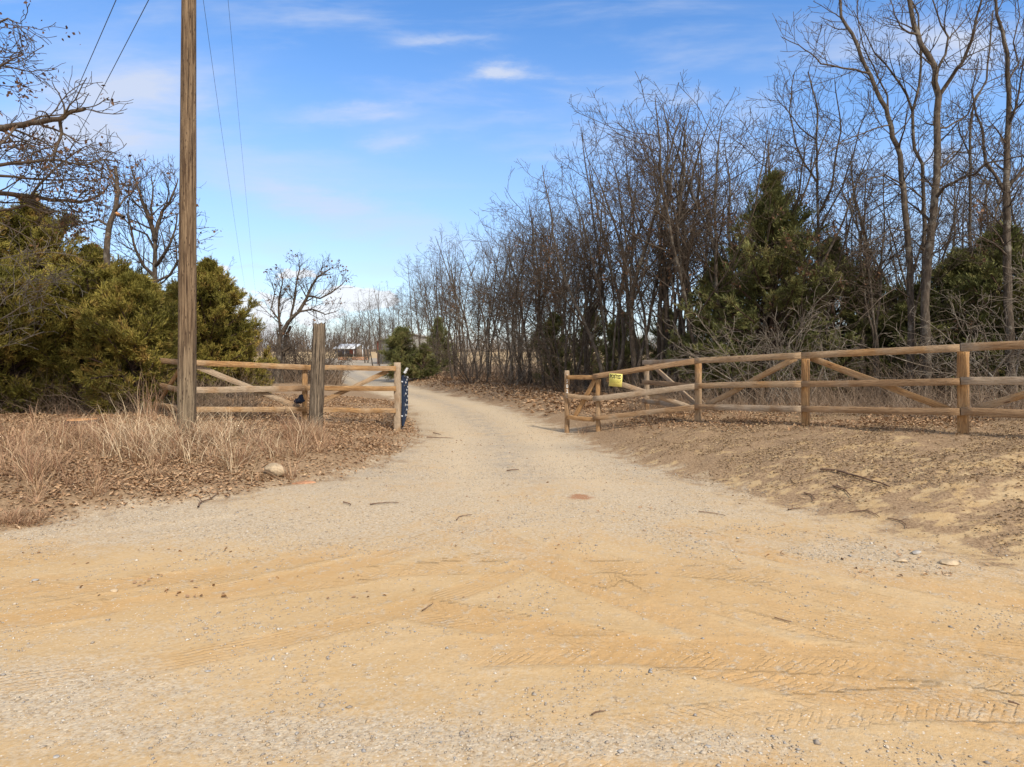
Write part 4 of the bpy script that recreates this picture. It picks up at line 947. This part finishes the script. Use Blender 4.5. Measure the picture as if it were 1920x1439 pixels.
# ------------------------------------------------------------------ leaf litter, grasses, pebbles
def scatter(n,fn):
    px=rg.uniform(-80,2000,n); 
    return fn
def leaves(name,N,xr,yr,keep,label,s=(.022,.060),lift=.025,m_=None):
    x=rg.uniform(*xr,N); y=yr[0]+(yr[1]-yr[0])*rg.random(N)**1.25; d=sdist(x,y)
    k=keep(x,y,d)>rg.random(N); x=x[k];y=y[k];d=d[k]; z=height(x,y,d)
    c=np.stack([x,y,z+rg.uniform(.003,lift,len(x))],1); dr=rg.normal(0,1,c.shape); dr[:,2]*=.32
    # blades lie nearly flat: build with up-facing normal
    n=len(x); dd=dr/np.linalg.norm(dr,axis=1,keepdims=True); up=np.stack([rg.normal(0,.38,n),rg.normal(0,.38,n),np.ones(n)],1); u=np.cross(dd,up); u/=np.linalg.norm(u,axis=1,keepdims=True); w=np.cross(u,dd)
    L=rg.uniform(*s,n)[:,None]; Wd=L*rg.uniform(.35,.7,n)[:,None]; cu=rg.uniform(-.1,.35,n)[:,None]
    V=np.stack([c,c+dd*L*.35+u*Wd*.5+w*L*cu,c+dd*L*.7+u*Wd*.35+w*L*cu,c+dd*L,c+dd*L*.7-u*Wd*.35+w*L*cu,c+dd*L*.35-u*Wd*.5+w*L*cu],1).reshape(-1,3)
    b_=np.arange(n)*6; T=np.concatenate([np.stack([b_,b_+1,b_+2,b_+3],1),np.stack([b_,b_+3,b_+4,b_+5],1)])
    o=link(name,nmesh(name,V,T),m_ or M['leaf']); tag(o,label,None,None,'stuff'); return o
patch=lambda x,y,s,a,b_: sst(fbm(x*s,y*s,4,61),a,b_)
leaves('leaf_litter',170000,(-11,-1.2),(5.2,19),lambda x,y,d: sst(d,-.12,.35)*(side(x,y)<0)*(.30+.7*patch(x,y,1.1,.36,.6))*np.clip(1.15-.03*y,0,1),'brown fallen oak leaves covering the left bank')
leaves('leaf_litter',110000,(0,11),(7.0,17),lambda x,y,d: sst(d,.3,1.2)*(side(x,y)>0)*patch(x,y,1.1,.34,.58)*sst(y+.9*(x-3.2),9.4,11.5),'brown fallen oak leaves beneath and behind the right fence')
leaves('leaf_litter',60000,(-9,12),(15,40),lambda x,y,d: sst(d,.0,1.)*(side(x,y)>0)*.8,'fallen leaves on the wood floor beside the drive',(.06,.14),.05)
leaves('bark_litter',110000,(.8,9.5),(3.2,11),lambda x,y,d: sst(d,-.2,1.1)*(side(x,y)>0)*(.12+patch(x,y*2.4,1.4,.42,.6)),'small dark bits of dead grass and leaf on the right bank',(.010,.035),.012,M['sgrass'])
leaves('bark_litter',5200,(-4.5,5.5),(4.2,13),lambda x,y,d: (d<0)*np.maximum(patch(x,y*2.5,1.9,.60,.70),.35*sst(y,7,9)*patch(x,y,2.2,.45,.6)),'scattered dead leaf bits on the gravel drive',(.012,.04),.008,M['leaf'])
def blades(name,cx,cy,cn,spread,hr,label,m_,lean=.6,w=.0035,seg=5,curl=.35):
    n=int(np.sum(cn)); idx=np.repeat(np.arange(len(cx)),cn); a=rg.uniform(0,6.283,n); rr=np.abs(rg.normal(0,1,n))*spread[idx]
    x=cx[idx]+np.cos(a)*rr; y=cy[idx]+np.sin(a)*rr; z=height(x,y)-.01
    a2=a+rg.normal(0,.8,n); h=rg.uniform(.45,1.,n)*hr[idx]; le=np.abs(rg.normal(lean,.35,n))
    d=np.stack([np.cos(a2)*le,np.sin(a2)*le,np.ones(n)],1); d/=np.linalg.norm(d,axis=1,keepdims=True)
    p=np.stack([x,y,z],1); u=np.stack([-np.sin(a2+rg.normal(0,.9,n)),np.cos(a2),np.zeros(n)],1); u/=np.linalg.norm(u,axis=1,keepdims=True)
    ww=(w*rg.uniform(.6,1.4,n)*(1+y/18))[:,None]; rows=[]
    for k in range(seg+1):
        s_=ww*(1-.8*k/seg); rows.append(p-u*s_/2); rows.append(p+u*s_/2)
        p=p+d*(h/seg)[:,None]; d=d+np.stack([np.cos(a2),np.sin(a2),-np.ones(n)*1.15],1)*(curl*rg.uniform(.2,1.2,n))[:,None]*.55+rg.normal(0,.09,(n,3)); d/=np.linalg.norm(d,axis=1,keepdims=True)
        gz=p[:,2]; 
    V=np.stack(rows,1).reshape(-1,3); m2=2*(seg+1); b_=np.arange(n)*m2
    Fc=np.concatenate([np.stack([b_+2*k,b_+2*k+1,b_+2*k+3,b_+2*k+2],1) for k in range(seg)])
    o=link(name,nmesh(name,V,Fc),m_); tag(o,label,None,None,'stuff'); return o
def clumps(n,xr,yr,keep,nb,hr,sp):
    x=rg.uniform(*xr,n); y=rg.uniform(*yr,n); d=sdist(x,y); k=keep(x,y,d)>rg.random(n); x=x[k];y=y[k]
    return x,y,rg.integers(nb[0],nb[1],len(x)),rg.uniform(*sp,len(x)),rg.uniform(*hr,len(x))
# tall bluestem round the pole
def near(x,y,cx,cy,r): return np.exp(-(((x-cx)/r[0])**2+((y-cy)/r[1])**2))
x,y,cn,sp,hh=clumps(1500,(-8,-2.2),(5.4,10.6),lambda x,y,d: sst(d,.02,.3)*np.clip(near(x,y,-4.5,8.7,(1.3,1.05))+.25*near(x,y,-4.9,6.8,(1.6,.9))+.35*near(x,y,-6.5,8,(1.5,1.5)),0,1)*patch(x,y,1.6,.40,.56)*.6,(30,90),(.25,.72),(.03,.10))
blades('dry_grass',x,y,cn,sp,hh,'tall pinkish-tan dry grass around the foot of the utility pole',M['dgrass'])
x,y,cn,sp,hh=clumps(260,(-6.6,-3.0),(7.0,10.2),lambda x,y,d: near(x,y,-4.7,8.9,(1.1,1.0)),(6,16),(.5,.95),(.05,.14))
blades('dry_grass',x,y,cn,sp,hh,'long pale straw stalks arching over the grass beside the utility pole',M['straw'],.55,.0045,7,.28)
x,y,cn,sp,hh=clumps(1300,(-9.5,-1.6),(5.2,12.0),lambda x,y,d: sst(d,-.05,.25)*.5*patch(x,y,1.3,.44,.6),(10,40),(.06,.26),(.02,.10))
blades('dry_grass',x,y,cn,sp,hh,'low dry grass tufts over the left bank',M['dgrass'],.9)
x,y,cn,sp,hh=clumps(16,(-3.4,-3.0),(9.6,10.4),lambda x,y,d: 1.,(60,90),(.3,.45),(.04,.06)); x=rg.uniform(-3.5,-2.95,len(x)); y=rg.uniform(9.7,10.2,len(x))
blades('dry_grass',x,y,cn,sp,hh,'upright pinkish grass tuft in front of the old grey post',M['dgrass'],.22,curl=.15)
x=np.array([-6.05,-6.0,-5.9,-6.15,-4.3,-3.85,-5.4,-5.2,-4.6,-7,-3.5]);y=np.array([10.6,10.7,10.5,10.6,11.2,11.3,9.3,9.9,10.3,10.2,11.2])
blades('dry_grass',x,y,np.array([16,14,14,10,3,4,6,6,4,4,3]),x*0+.06,x*0+rg.uniform(.7,1.15,len(x)),'tall single dry stalks in front of the left fence',M['dgrass'],.15,.004,curl=.10)
x,y,cn,sp,hh=clumps(13000,(1.0,10.5),(3.2,13.5),lambda x,y,d: sst(d,.0,1.1)*(side(x,y)>0)*(.08+patch(x,y*2.2,1.2,.38,.58))*.85,(8,22),(.025,.07),(.03,.12))
blades('dry_grass',x,y,cn,sp,hh,'short flattened brown grass on the right bank',M['sgrass'],1.6,.004,3)
x,y,cn,sp,hh=clumps(700,(1.5,10),(7.4,13.5),lambda x,y,d: np.exp(-((y-(11.0-(x-3.2)*1.39)-.2)/.35)**2)*.65,(10,34),(.10,.34),(.04,.1))
blades('dry_grass',x,y,cn,sp,hh,'ragged dry grass along the foot of the right fence',M['dgrass'],.7,.0032)
x=np.array([3.75,3.85,5.0,6.2,6.4,1.3]);y=np.array([10.5,10.45,8.4,6.9,7.0,12.2])
blades('dry_grass',x,y,np.array([60,40,30,60,40,25]),x*0+.1,x*0+.42,'pink-brown grass clumps against the bottom rail of the right fence',M['dgrass'],.5)
x,y,cn,sp,hh=clumps(40,(-4.75,-4.4),(5.85,6.1),lambda x,y,d: .8,(40,60),(.08,.16),(.03,.05))
blades('dry_grass',x,y,cn,sp,hh,'yellow tuft of grass at the left edge of the bank',M['dgrass'],.5)
# pebbles
def pebbles(name,N,xr,yr,keep,sr,label):
    x=rg.uniform(*xr,N); y=yr[0]+(yr[1]-yr[0])*rg.random(N)**1.4; d=sdist(x,y); k=keep(x,y,d)>rg.random(N); x=x[k];y=y[k]; n=len(x)
    # height from the finished ground grid
    ix=np.clip(np.searchsorted(xs,x),0,nx-1); iy=np.clip(np.searchsorted(ys,y),0,ny-1); z=Z[iy*nx+ix]
    s=sr[0]*(sr[1]/sr[0])**(rg.random(n)**2.6)
    o6=np.array([(1,0,0),(0,1,0),(-1,0,0),(0,-1,0),(0,0,1),(0,0,-1.)],float)
    v=o6[None]*rg.uniform(.6,1.25,(n,6,1))+rg.normal(0,.14,(n,6,3)); v*=s[:,None,None]; v[:,:,2]*=.55
    a=rg.uniform(0,6.28,n); ca=np.cos(a)[:,None];sa=np.sin(a)[:,None]; vx=v[:,:,0]*ca-v[:,:,1]*sa; vy=v[:,:,0]*sa+v[:,:,1]*ca
    V=np.stack([vx+x[:,None],vy+y[:,None],v[:,:,2]+(z+s*.22)[:,None]],2).reshape(-1,3)
    f=np.array([(0,1,4),(1,2,4),(2,3,4),(3,0,4),(1,0,5),(2,1,5),(3,2,5),(0,3,5)]); Fc=(np.arange(n)[:,None,None]*6+f[None]).reshape(-1,3)
    o=link(name,nmesh(name,V,Fc),M['pebble']); tag(o,label,None,None,'stuff'); return o
def sandat(x,y):
    ix=np.clip(np.searchsorted(xs,x),0,nx-1); iy=np.clip(np.searchsorted(ys,y),0,ny-1); return sand[iy*nx+ix],tmf[iy*nx+ix]
def kp(x,y,d):
    s,t=sandat(x,y); n=fbm(x*2.1,y*2.1,4,71)
    return (d<.25)*np.clip((1-s)*1.1+sst(n,.5,.62)*.8-.3-t*.5,.03,1)
pebbles('gravel',150000,(-6.5,6.5),(2.2,9),kp,(.0032,.010),'fine pale gravel loose over the sandy drive')
pebbles('gravel',7000,(-4.5,4.5),(2.2,6.5),kp,(.007,.017),'larger pale and grey pebbles on the sandy road')
pebbles('gravel',26000,(-5,3),(8,17),lambda x,y,d:(d<.1)*.6,(.006,.013),'pale gravel farther up the drive')

# ------------------------------------------------------------------ rocks, stump, sticks, small things
def rock(name,px,py,w,h,dpt,m_,label,seed,cat='rock',group=None,sink=.25,Y=None):
    p=ground_pts(px,py) if Y is None else Vector((PX(px,Y),Y,hz(PX(px,Y),Y))); rg_=np.random.default_rng(seed)
    import bmesh
    bm=bmesh.new(); bmesh.ops.create_icosphere(bm,subdivisions=3,radius=1)
    dirs=[(rvec(rg_),rg_.uniform(.55,.85)) for _ in range(9)]
    for v in bm.verts:
        c=v.co.copy()
        for d,k in dirs:
            q=c.dot(d)
            if q>k: c-=d*(q-k)*.9
        c+=rvec(rg_)*.015; v.co=Vector((c.x*w/2,c.y*dpt/2,c.z*h/2))
    me=bpy.data.meshes.new(name); bm.to_mesh(me); bm.free()
    o=link(name,me,m_,None,p+Vector((0,0,h*(.5-sink)))); o.rotation_euler=(0,0,rg_.uniform(-.4,.4)); tag(o,label,cat,group); return o
rock('rock',515,893,.29,.19,.20,M['rock'],'pale cream rock lying at the edge of the left bank',8,sink=.2)
rock('rock',572,907,.32,.05,.18,M['brick'],'flat reddish stone slab at the edge of the left bank',2,sink=.5)
for i,(px,py,w,m_,lb) in enumerate([(1718,1040,.10,'rockg','dark grey flat stone, left one of the stones by the right grass edge'),(1688,1053,.10,'rock','pale flat stone below the dark grey stone'),(1780,1058,.14,'rock','whitish flat stone right of the dark grey stone'),(215,1111,.07,'rock','lone whitish stone on the orange sand at left'),(66,1090,.05,'rockg','small grey stone on the left wheel track'),(1102,1378,.022,'rock','pale pebble alone near the bottom middle'),(1165,1413,.03,'rockg','bluish grey pebble near the bottom middle'),(412,1383,.028,'rockg','grey pebble near the bottom left'),(105,1421,.03,'rockg','bluish pebble in the bottom left corner'),(1328,1402,.03,'rockg','bluish grey pebble near the bottom right'),(1444,1370,.03,'rock','cream pebble near the bottom right'),(390,1262,.035,'rockg','grey pebble in the left gravel patch')]):
    rock('stone',px,py,w,w*.35,w*.7,M[m_],lb,20+i,'stone')
# stump
p=ground_pts(152,795); st=empty('tree_stump',p,'low freshly cut stump with orange top at the foot of the left cedars','stump')
V,Fc=tubes([([(0,0,-.1),(0,0,.03),(0,0,.07)],[.27,.24,.225])],18); V[:,0]*=1+.12*np.sin(3*np.arctan2(V[:,1],V[:,0]))
link('bark',nmesh('bark',V,Fc,True),M['cedar_bark'],st)
V,Fc=tubes([([(0,0,.05),(0,0,.075),(0,0,.0752),(0,0,.078)],[.215,.212,.1,.002])],18); V[:,0]*=1+.12*np.sin(3*np.arctan2(V[:,1],V[:,0]))
link('cut_face',nmesh('cut',V,Fc),M['cut'],st)
# sticks
def stick(a,b_,r,label,bend=.15,fork=False):
    A=ground_pts(*a);B=ground_pts(*b_); rg_=np.random.default_rng(int(a[0])); n=7; L=(B-A).length; pts=[]
    sx_=Vector((-(B-A).y,(B-A).x,0)).normalized()
    for k in range(n+1):
        f=k/n; q=A.lerp(B,f)+sx_*(math.sin(f*3.14*rg_.uniform(.9,1.1))*bend*L+rg_.normal(0,.015*L)); q.z=hz(q.x,q.y)+r*1.3+.006; pts.append(q-A)
    polys=[(pts,[r*(1-.5*k/n)*rg_.uniform(.85,1.1) for k in range(n+1)])]
    if fork:
        q=pts[3]; e=q+sx_*L*.22+(pts[5]-pts[3])*.8; e.z+=.03; polys.append(([q,q.lerp(e,.5)+Vector((0,0,.01)),e],[r*.6,r*.5,r*.3]))
    o=link('stick',nmesh('stick',*tubes(polys,6),True),M['stick'],None,A); tag(o,label,'stick','fallen sticks'); return o
for a_ in [((694,950),(747,946),.007,'wavy dark stick on the gravel below the old grey post',.12,False),((1540,884),(1668,920),.014,'longest stick, lying on the bare orange earth of the right bank',.04,False),((1562,914),(1597,936),.009,'short stick just below the longest stick',.08,True),((1508,930),(1524,946),.008,'small crooked twig left of the short stick',.2,True),((1592,964),(1650,974),.006,'forked twig at the right grass edge',.2,True),((1664,975),(1700,995),.006,'small twig right of the forked twig',.2,True),((950,885),(973,883),.009,'thick little stick in the middle of the drive',.05,False),((856,978),(884,969),.006,'curved twig on the gravel left of the red-brown stain',.2,False),((800,822),(850,824),.010,'thin straight stick on the drive beside the left bank',.03,False),((812,814),(826,817),.010,'short stick above the thin straight one on the drive',.05,False),((1310,963),(1360,970),.005,'thin pale twig on the gravel at right of centre',.12,False),((372,955),(412,928),.010,'dark twig sticking out from the left bank onto the gravel',.1,True),((1110,1346),(1136,1341),.004,'short dark twig near the bottom middle',.15,False),((792,1150),(812,1137),.004,'tiny straight twig in the orange sand',.0,False),((1452,1163),(1484,1171),.004,'tiny straight twig on the pale sand at right',.0,False),((643,945),(658,950),.008,'tiny stick left of the wavy stick',.1,False),((1890,1321),(1912,1328),.006,'short dark stick at the lower right edge',.1,False),((1478,960),(1500,956),.007,'twig lying left of the forked twig',.1,True)]:
    stick(*a_)
# leafy dead twig heaps on the left bank
for i,(px,py) in enumerate([(455,815),(530,795),(490,780)]):
    p=ground_pts(px,py); polys=[]; r_=np.random.default_rng(900+i)
    for k in range(26):
        d=Vector((r_.normal(0,1),r_.normal(0,.7),abs(r_.normal(0,.35)))).normalized(); q=Vector((r_.normal(0,.08),r_.normal(0,.06),.02)); pts=[q]
        for j in range(3): d=(d+rvec(r_)*.3).normalized(); q=q+d*.10; pts.append(q)
        polys.append((pts,[.008,.006,.005,.003]))
    o=link('brush_pile',nmesh('brush',*tubes(polys,4)),M['stick'],None,p); tag(o,['dark heap of dead twigs right of the utility pole','dark twig heap left of the old grey post','faint twig heap by the bottom rail of the left fence'][i],'brush pile')
# blue plastic scrap caught by the fence post
q=P(561,752,11.75); r_=np.random.default_rng(3); polys=[]
V=[];Fc=[]
sc=empty('plastic_scrap',q,'crumpled dark blue plastic caught on the left fence post by the bottom rail','litter')
import bmesh
bm=bmesh.new(); bmesh.ops.create_icosphere(bm,subdivisions=3,radius=1)
for v in bm.verts:
    c=v.co; c*=1+.28*math.sin(5*c.x+3*c.z)*math.cos(4*c.y+2); v.co=Vector((c.x*.085,c.y*.05,c.z*.05+(.06 if c.z>.75 and c.x>0 else 0)))
me=bpy.data.meshes.new('scrap'); bm.to_mesh(me); bm.free(); link('bundle',me,M['tarp'],sc)
link('loose_end',nmesh('end',*tubes([([(.03,0,.03),(.05,0,.08),(.04,0,.125)],[.035,.02,.004]),([(-.04,0,-.02),(-.075,.0,.0),(-.10,0,.01)],[.03,.02,.004])],6)),M['tarp'],sc)

# ------------------------------------------------------------------ far buildings
def boxm(x0,x1,y0,y1,z0,z1):
    V=[(x,y,z) for z in (z0,z1) for x,y in ((x0,y0),(x1,y0),(x1,y1),(x0,y1))]
    return np.array(V,float),[(3,2,1,0),(4,5,6,7),(0,1,5,4),(1,2,6,5),(2,3,7,6),(3,0,4,7)]
def bx(name,b_,m_,par): 
    V,f=boxm(*b_); return link(name,nmesh(name,V,f),m_,par)
Ys=110; a=P(626,665,Ys); gzs=hz(a.x,Ys); w=PX(683,Ys)-PX(626,Ys)
sh=empty('open_shed',(a.x,Ys,gzs),'small open-sided shed with white metal roof far across the field','shed',rz=0)
for k in range(4):
    for yy in (0,4): bx('post',(.25+k*(w-.6)/3,.37+k*(w-.6)/3,yy,yy+.12,-.1,1.75),M['roof'],sh)
# roof: main slope toward the camera, open gable at the right
zr=gzs; rz_=P(0,645,Ys).z-gzs; ze=P(0,654,Ys).z-gzs
V=[(-.1,-.5,ze),(w-1.6,-.5,ze),(w-1.0,2,rz_),(.45,2,rz_),(-.1,4.6,ze),(w-1.6,4.6,ze)]
Vv=[Vector(v) for v in V]+[Vector(v)+Vector((0,0,-.07)) for v in V]
link('roof',nmesh('roof',Vv,[(0,1,2,3),(3,2,5,4),(9,8,7,6),(10,11,8,9),(6,7,1,0),(4,5,11,10),(0,3,9,6),(3,4,10,9),(1,7,8,2),(2,8,11,5)]),M['roof'],sh)
V=[(w-1.75,-.3,ze-.02),(w-1.0,2,rz_+.02),(w+.25,.2,ze+.0),(w-1.75,-.3,ze-.2),(w-1.0,2,rz_-.14),(w+.25,.2,ze-.18)]
link('gable_roof',nmesh('gr',V,[(0,1,4,3),(1,2,5,4),(3,4,1,0),(4,5,2,1)]),M['roof'],sh)
V=[(w-1.7,.1,0),(w+.15,.1,0),(w+.15,.1,ze),(w-.85,.1,rz_-.15),(w-1.7,.1,ze)]
bx('back_wall',(.0,w,4.0,4.1,0,ze-.1),M['shedwall'],sh); bx('side_wall',(w-1.6,w-.05,.15,.25,0,ze*.95),M['shedwall'],sh)
tr=empty('parked_tractor',(a.x+.7,Ys+1.2,gzs),'small blue machine parked under the left end of the far shed','tractor')
bx('body',(-.35,1.9,0,1.3,.35,1.1),M['bluecar'],tr); bx('cab',(.2,.9,.1,1.2,1.1,1.6),M['bluecar'],tr)
for xx,r1 in ((.0,.42),(1.5,.3)): link('wheel',nmesh('wheel',*tubes([([(xx,-.05,r1),(xx,-.02,r1),(xx,.2,r1),(xx,.23,r1)],[.02,r1,r1,.02])],14)),M['black'],tr)
rd=empty('trailer',(a.x+w*.46,Ys+1.0,gzs),'pale red trailer standing under the far shed','trailer'); bx('box',(0,.9,0,1.2,.4,1.25),M['redpaint'],rd)
for xx in (.2,.7): link('wheel',nmesh('wheel',*tubes([([(xx,-.05,.28),(xx,-.03,.28),(xx,.15,.28),(xx,.17,.28)],[.02,.28,.28,.02])],12)),M['black'],rd)
# pale metal building behind the trees
Yb=70; a=P(708,680,Yb); gb=hz(a.x,Yb); mb=empty('metal_building',(a.x,Yb,gb),'pale metal building mostly hidden behind the round dark cedar','building')
wb=7.5; eh=P(0,640,Yb).z-gb; rh=P(0,628,Yb).z-gb
V,f=boxm(0,wb,0,9,0,eh); link('wall',nmesh('wall',V,f[:1]+f[2:]),M['palewall'],mb)
V=[(0,.001,eh),(wb,.001,eh),(wb/2,.001,rh),(0,9,eh),(wb,9,eh),(wb/2,9,rh)]
link('gable',nmesh('gable',V,[(0,1,2),(5,4,3)]),M['palewall'],mb)
V=[(-.2,-.2,eh-.06),(wb/2,-.2,rh+.06),(wb+.2,-.2,eh-.06),(-.2,9.2,eh-.06),(wb/2,9.2,rh+.06),(wb+.2,9.2,eh-.06)]; V=V+[(x,y,z+.09) for x,y,z in V]
link('roof',nmesh('roof',V,[(6,7,10,9),(7,8,11,10),(1,0,3,4),(2,1,4,5),(0,1,7,6),(1,2,8,7),(3,9,10,4),(4,10,11,5),(0,6,9,3),(2,5,11,8)]),M['rockg'],mb)
bx('corner_trim',(-.04,.1,-.04,.1,0,eh),M['redpaint'],mb)
# low landscape bed by the far gravel
Yq=88
for (x0,x1,lb) in ((634,652,'left low orange timber bed edge before the far shed'),(660,690,'longer low orange timber bed edge right of the first')):
    a=P(x0,675,Yq); gq=hz(a.x,Yq); q=empty('garden_bed',(a.x,Yq,gq),lb,'garden bed'); ww=PX(x1,Yq)-a.x
    for k in range(2): beam('timber',(a.x,Yq,gq+.12+.21*k),(a.x+ww,Yq,gq+.12+.21*k),.2,.19,M['brick'],q,rough=.03)
    beam('timber',(a.x+.1,Yq+.25,gq+.12),(a.x+.1,Yq+2.2,gq+.12),.2,.19,M['brick'],q)
shrub(420,655,84,0,'reddish bare shrub by the far timber bed',10,1.6,M['twig'],1.,.6)
shrub(421,680,84,0,'second reddish bare shrub at the right end of the far timber bed',10,1.5,M['twig'],1.,.6)

# ------------------------------------------------------------------ sky, sun, camera
SUN_EL=R(42); SUN_AZ=R(150)   # azimuth clockwise from +Y (view direction): behind the camera, to the right
w=bpy.data.worlds.new('World'); bpy.context.scene.world=w; w.use_nodes=True; t=NT(w.node_tree)
bg=w.node_tree.nodes['Background']
sk=t.new('ShaderNodeTexSky',sky_type='NISHITA'); sk.sun_disc=False; sk.sun_elevation=SUN_EL; sk.sun_rotation=SUN_AZ
sk.altitude=200; sk.air_density=1.0; sk.dust_density=.4; sk.ozone_density=2.2
gen=t.new('ShaderNodeTexCoord').outputs['Generated']; sp=t.new('ShaderNodeSeparateXYZ'); t.put(sp.inputs[0],gen)
yy=t.math('MAXIMUM',sp.outputs[1],.05); U=t.math('DIVIDE',sp.outputs[0],yy); V_=t.math('DIVIDE',sp.outputs[2],yy)
cv=t.new('ShaderNodeCombineXYZ'); t.put(cv.inputs[0],U); t.put(cv.inputs[1],V_)
warp=t.noise(cv.outputs[0],2.5,4,.6)
streak=t.noise(t.mapping(cv.outputs[0],(1.1,5.5,1),(0,0,0),(0,0,-.28)),2.0,6,.58,.35)
big=t.noise(t.mapping(cv.outputs[0],(.9,1.8,1),(3,1,0),(0,0,-.2)),1.5,3,.5)
wa=t.noise(t.mapping(cv.outputs[0],(1,3,1)),6,5,.65); wb_=t.noise(t.mapping(cv.outputs[0],(1,2.5,1),(5,2,0)),9,5,.65)
U2=t.math('ADD',U,t.math('MULTIPLY',t.math('SUBTRACT',wa,.5),.22)); V2=t.math('ADD',V_,t.math('MULTIPLY',t.math('SUBTRACT',wb_,.5),.055))
def blob(px,py,a,b_,rot=0):
    u0=(px-960)/F; v0=(H0-py)/F; du=t.math('SUBTRACT',U2,u0); dv=t.math('SUBTRACT',V2,v0)
    dv=t.math('SUBTRACT',dv,t.math('MULTIPLY',du,rot))
    q=t.math('ADD',t.math('POWER',t.math('ABSOLUTE',t.math('DIVIDE',du,a/F)),2.),t.math('POWER',t.math('ABSOLUTE',t.math('DIVIDE',dv,b_/F)),2.))
    return t.math('EXPONENT',t.math('MULTIPLY',q,-1.))
cl=None
for (px,py,a,b_,rot,amp) in [(950,135,75,14,0,.85),(830,75,90,12,.0,.35),(680,214,130,18,.03,.55),(735,268,50,18,0,.45),(230,210,170,80,.15,.75),(150,100,150,70,-.1,.45),(1270,175,50,16,0,.35),(1420,205,60,30,.2,.45),(1790,298,40,18,0,.9),(1800,110,70,60,0,.5),(640,395,260,34,-.25,.55),(500,300,200,25,-.1,.3),(900,230,150,14,.1,.3),(60,250,120,80,0,.3),(480,506,80,6,-.03,.3),(1560,90,90,50,0,.25),(1000,300,60,8,0,.15),(1720,60,90,50,0,.35)]:
    m_=t.math('MULTIPLY',blob(px,py,a,b_,rot),amp); cl=m_ if cl is None else t.math('ADD',cl,m_)
cl=t.math('MULTIPLY',cl,t.ramp(streak,.32,.62,.5,1.35))
wide=t.math('MULTIPLY',t.ramp(streak,.46,.78),t.ramp(big,.32,.6,.16,.6))
cl=t.math('ADD',cl,wide)
# cumulus low on the left horizon
cn_=t.noise(t.mapping(cv.outputs[0],(1,1.4,1)),22,5,.6)
cu=None
for (px,py,a,b_) in [(408,535,30,36),(445,560,36,30),(478,550,14,7),(430,590,60,28),(545,520,22,16),(480,622,55,22),(590,590,60,26),(660,560,60,22),(530,565,40,18)]:
    m_=blob(px,py,a,b_); cu=m_ if cu is None else t.math('MAXIMUM',cu,m_)
cu=t.math('ADD',cu,t.math('MULTIPLY',t.math('SUBTRACT',cn_,.5),.9)); cu=t.ramp(cu,.28,.52,0,.9)
hz_=t.ramp(V_,0.,.55,.62,0.)
skc=t.new('ShaderNodeHueSaturation'); skc.inputs['Saturation'].default_value=1.24; skc.inputs['Value'].default_value=.98; skc.inputs['Hue'].default_value=.505; t.put(skc.inputs['Color'],sk.outputs[0])
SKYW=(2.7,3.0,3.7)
col=t.mix(hz_,skc.outputs[0],(1.95,2.45,3.6))
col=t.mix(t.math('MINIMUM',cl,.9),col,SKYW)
col=t.mix(cu,col,(3.9,4.0,4.2))
fill_veil=t.math('MAXIMUM',t.ramp(sp.outputs[2],.54,.78),t.ramp(sp.outputs[1],.15,-.25))  # added cloud veil overhead and behind camera, out of view, for neutral fill light
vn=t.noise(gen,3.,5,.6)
col=t.mix(t.math('MULTIPLY',fill_veil,t.ramp(vn,.3,.6,.55,.95)),col,(3.35,3.35,3.5))
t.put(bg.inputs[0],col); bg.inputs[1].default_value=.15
sl=bpy.data.lights.new('sun','SUN'); sl.energy=2.6; sl.angle=R(5.0); sl.color=(1,.90,.76)
so=bpy.data.objects.new('sun',sl); C.objects.link(so)
sdv=Vector((math.sin(SUN_AZ)*math.cos(SUN_EL),math.cos(SUN_AZ)*math.cos(SUN_EL),math.sin(SUN_EL)))
so.rotation_euler=sdv.to_track_quat('Z','Y').to_euler()
cam=bpy.data.cameras.new('camera'); cam.sensor_width=36; cam.lens=36*F/1920; cam.shift_y=-(719.5-H0)/1920; cam.clip_end=2000; cam.clip_start=.05
co=bpy.data.objects.new('camera',cam); C.objects.link(co); co.location=(0,0,CZ); co.rotation_euler=(R(90),0,0)
bpy.context.scene.camera=co
vs=bpy.context.scene.view_settings; vs.view_transform='Standard'; vs.look='None'; vs.gamma=1; vs.use_curve_mapping=False; vs.exposure=.72
print('trees in wood',ntree,'tris',sum(len(m.polygons) for m in bpy.data.meshes))
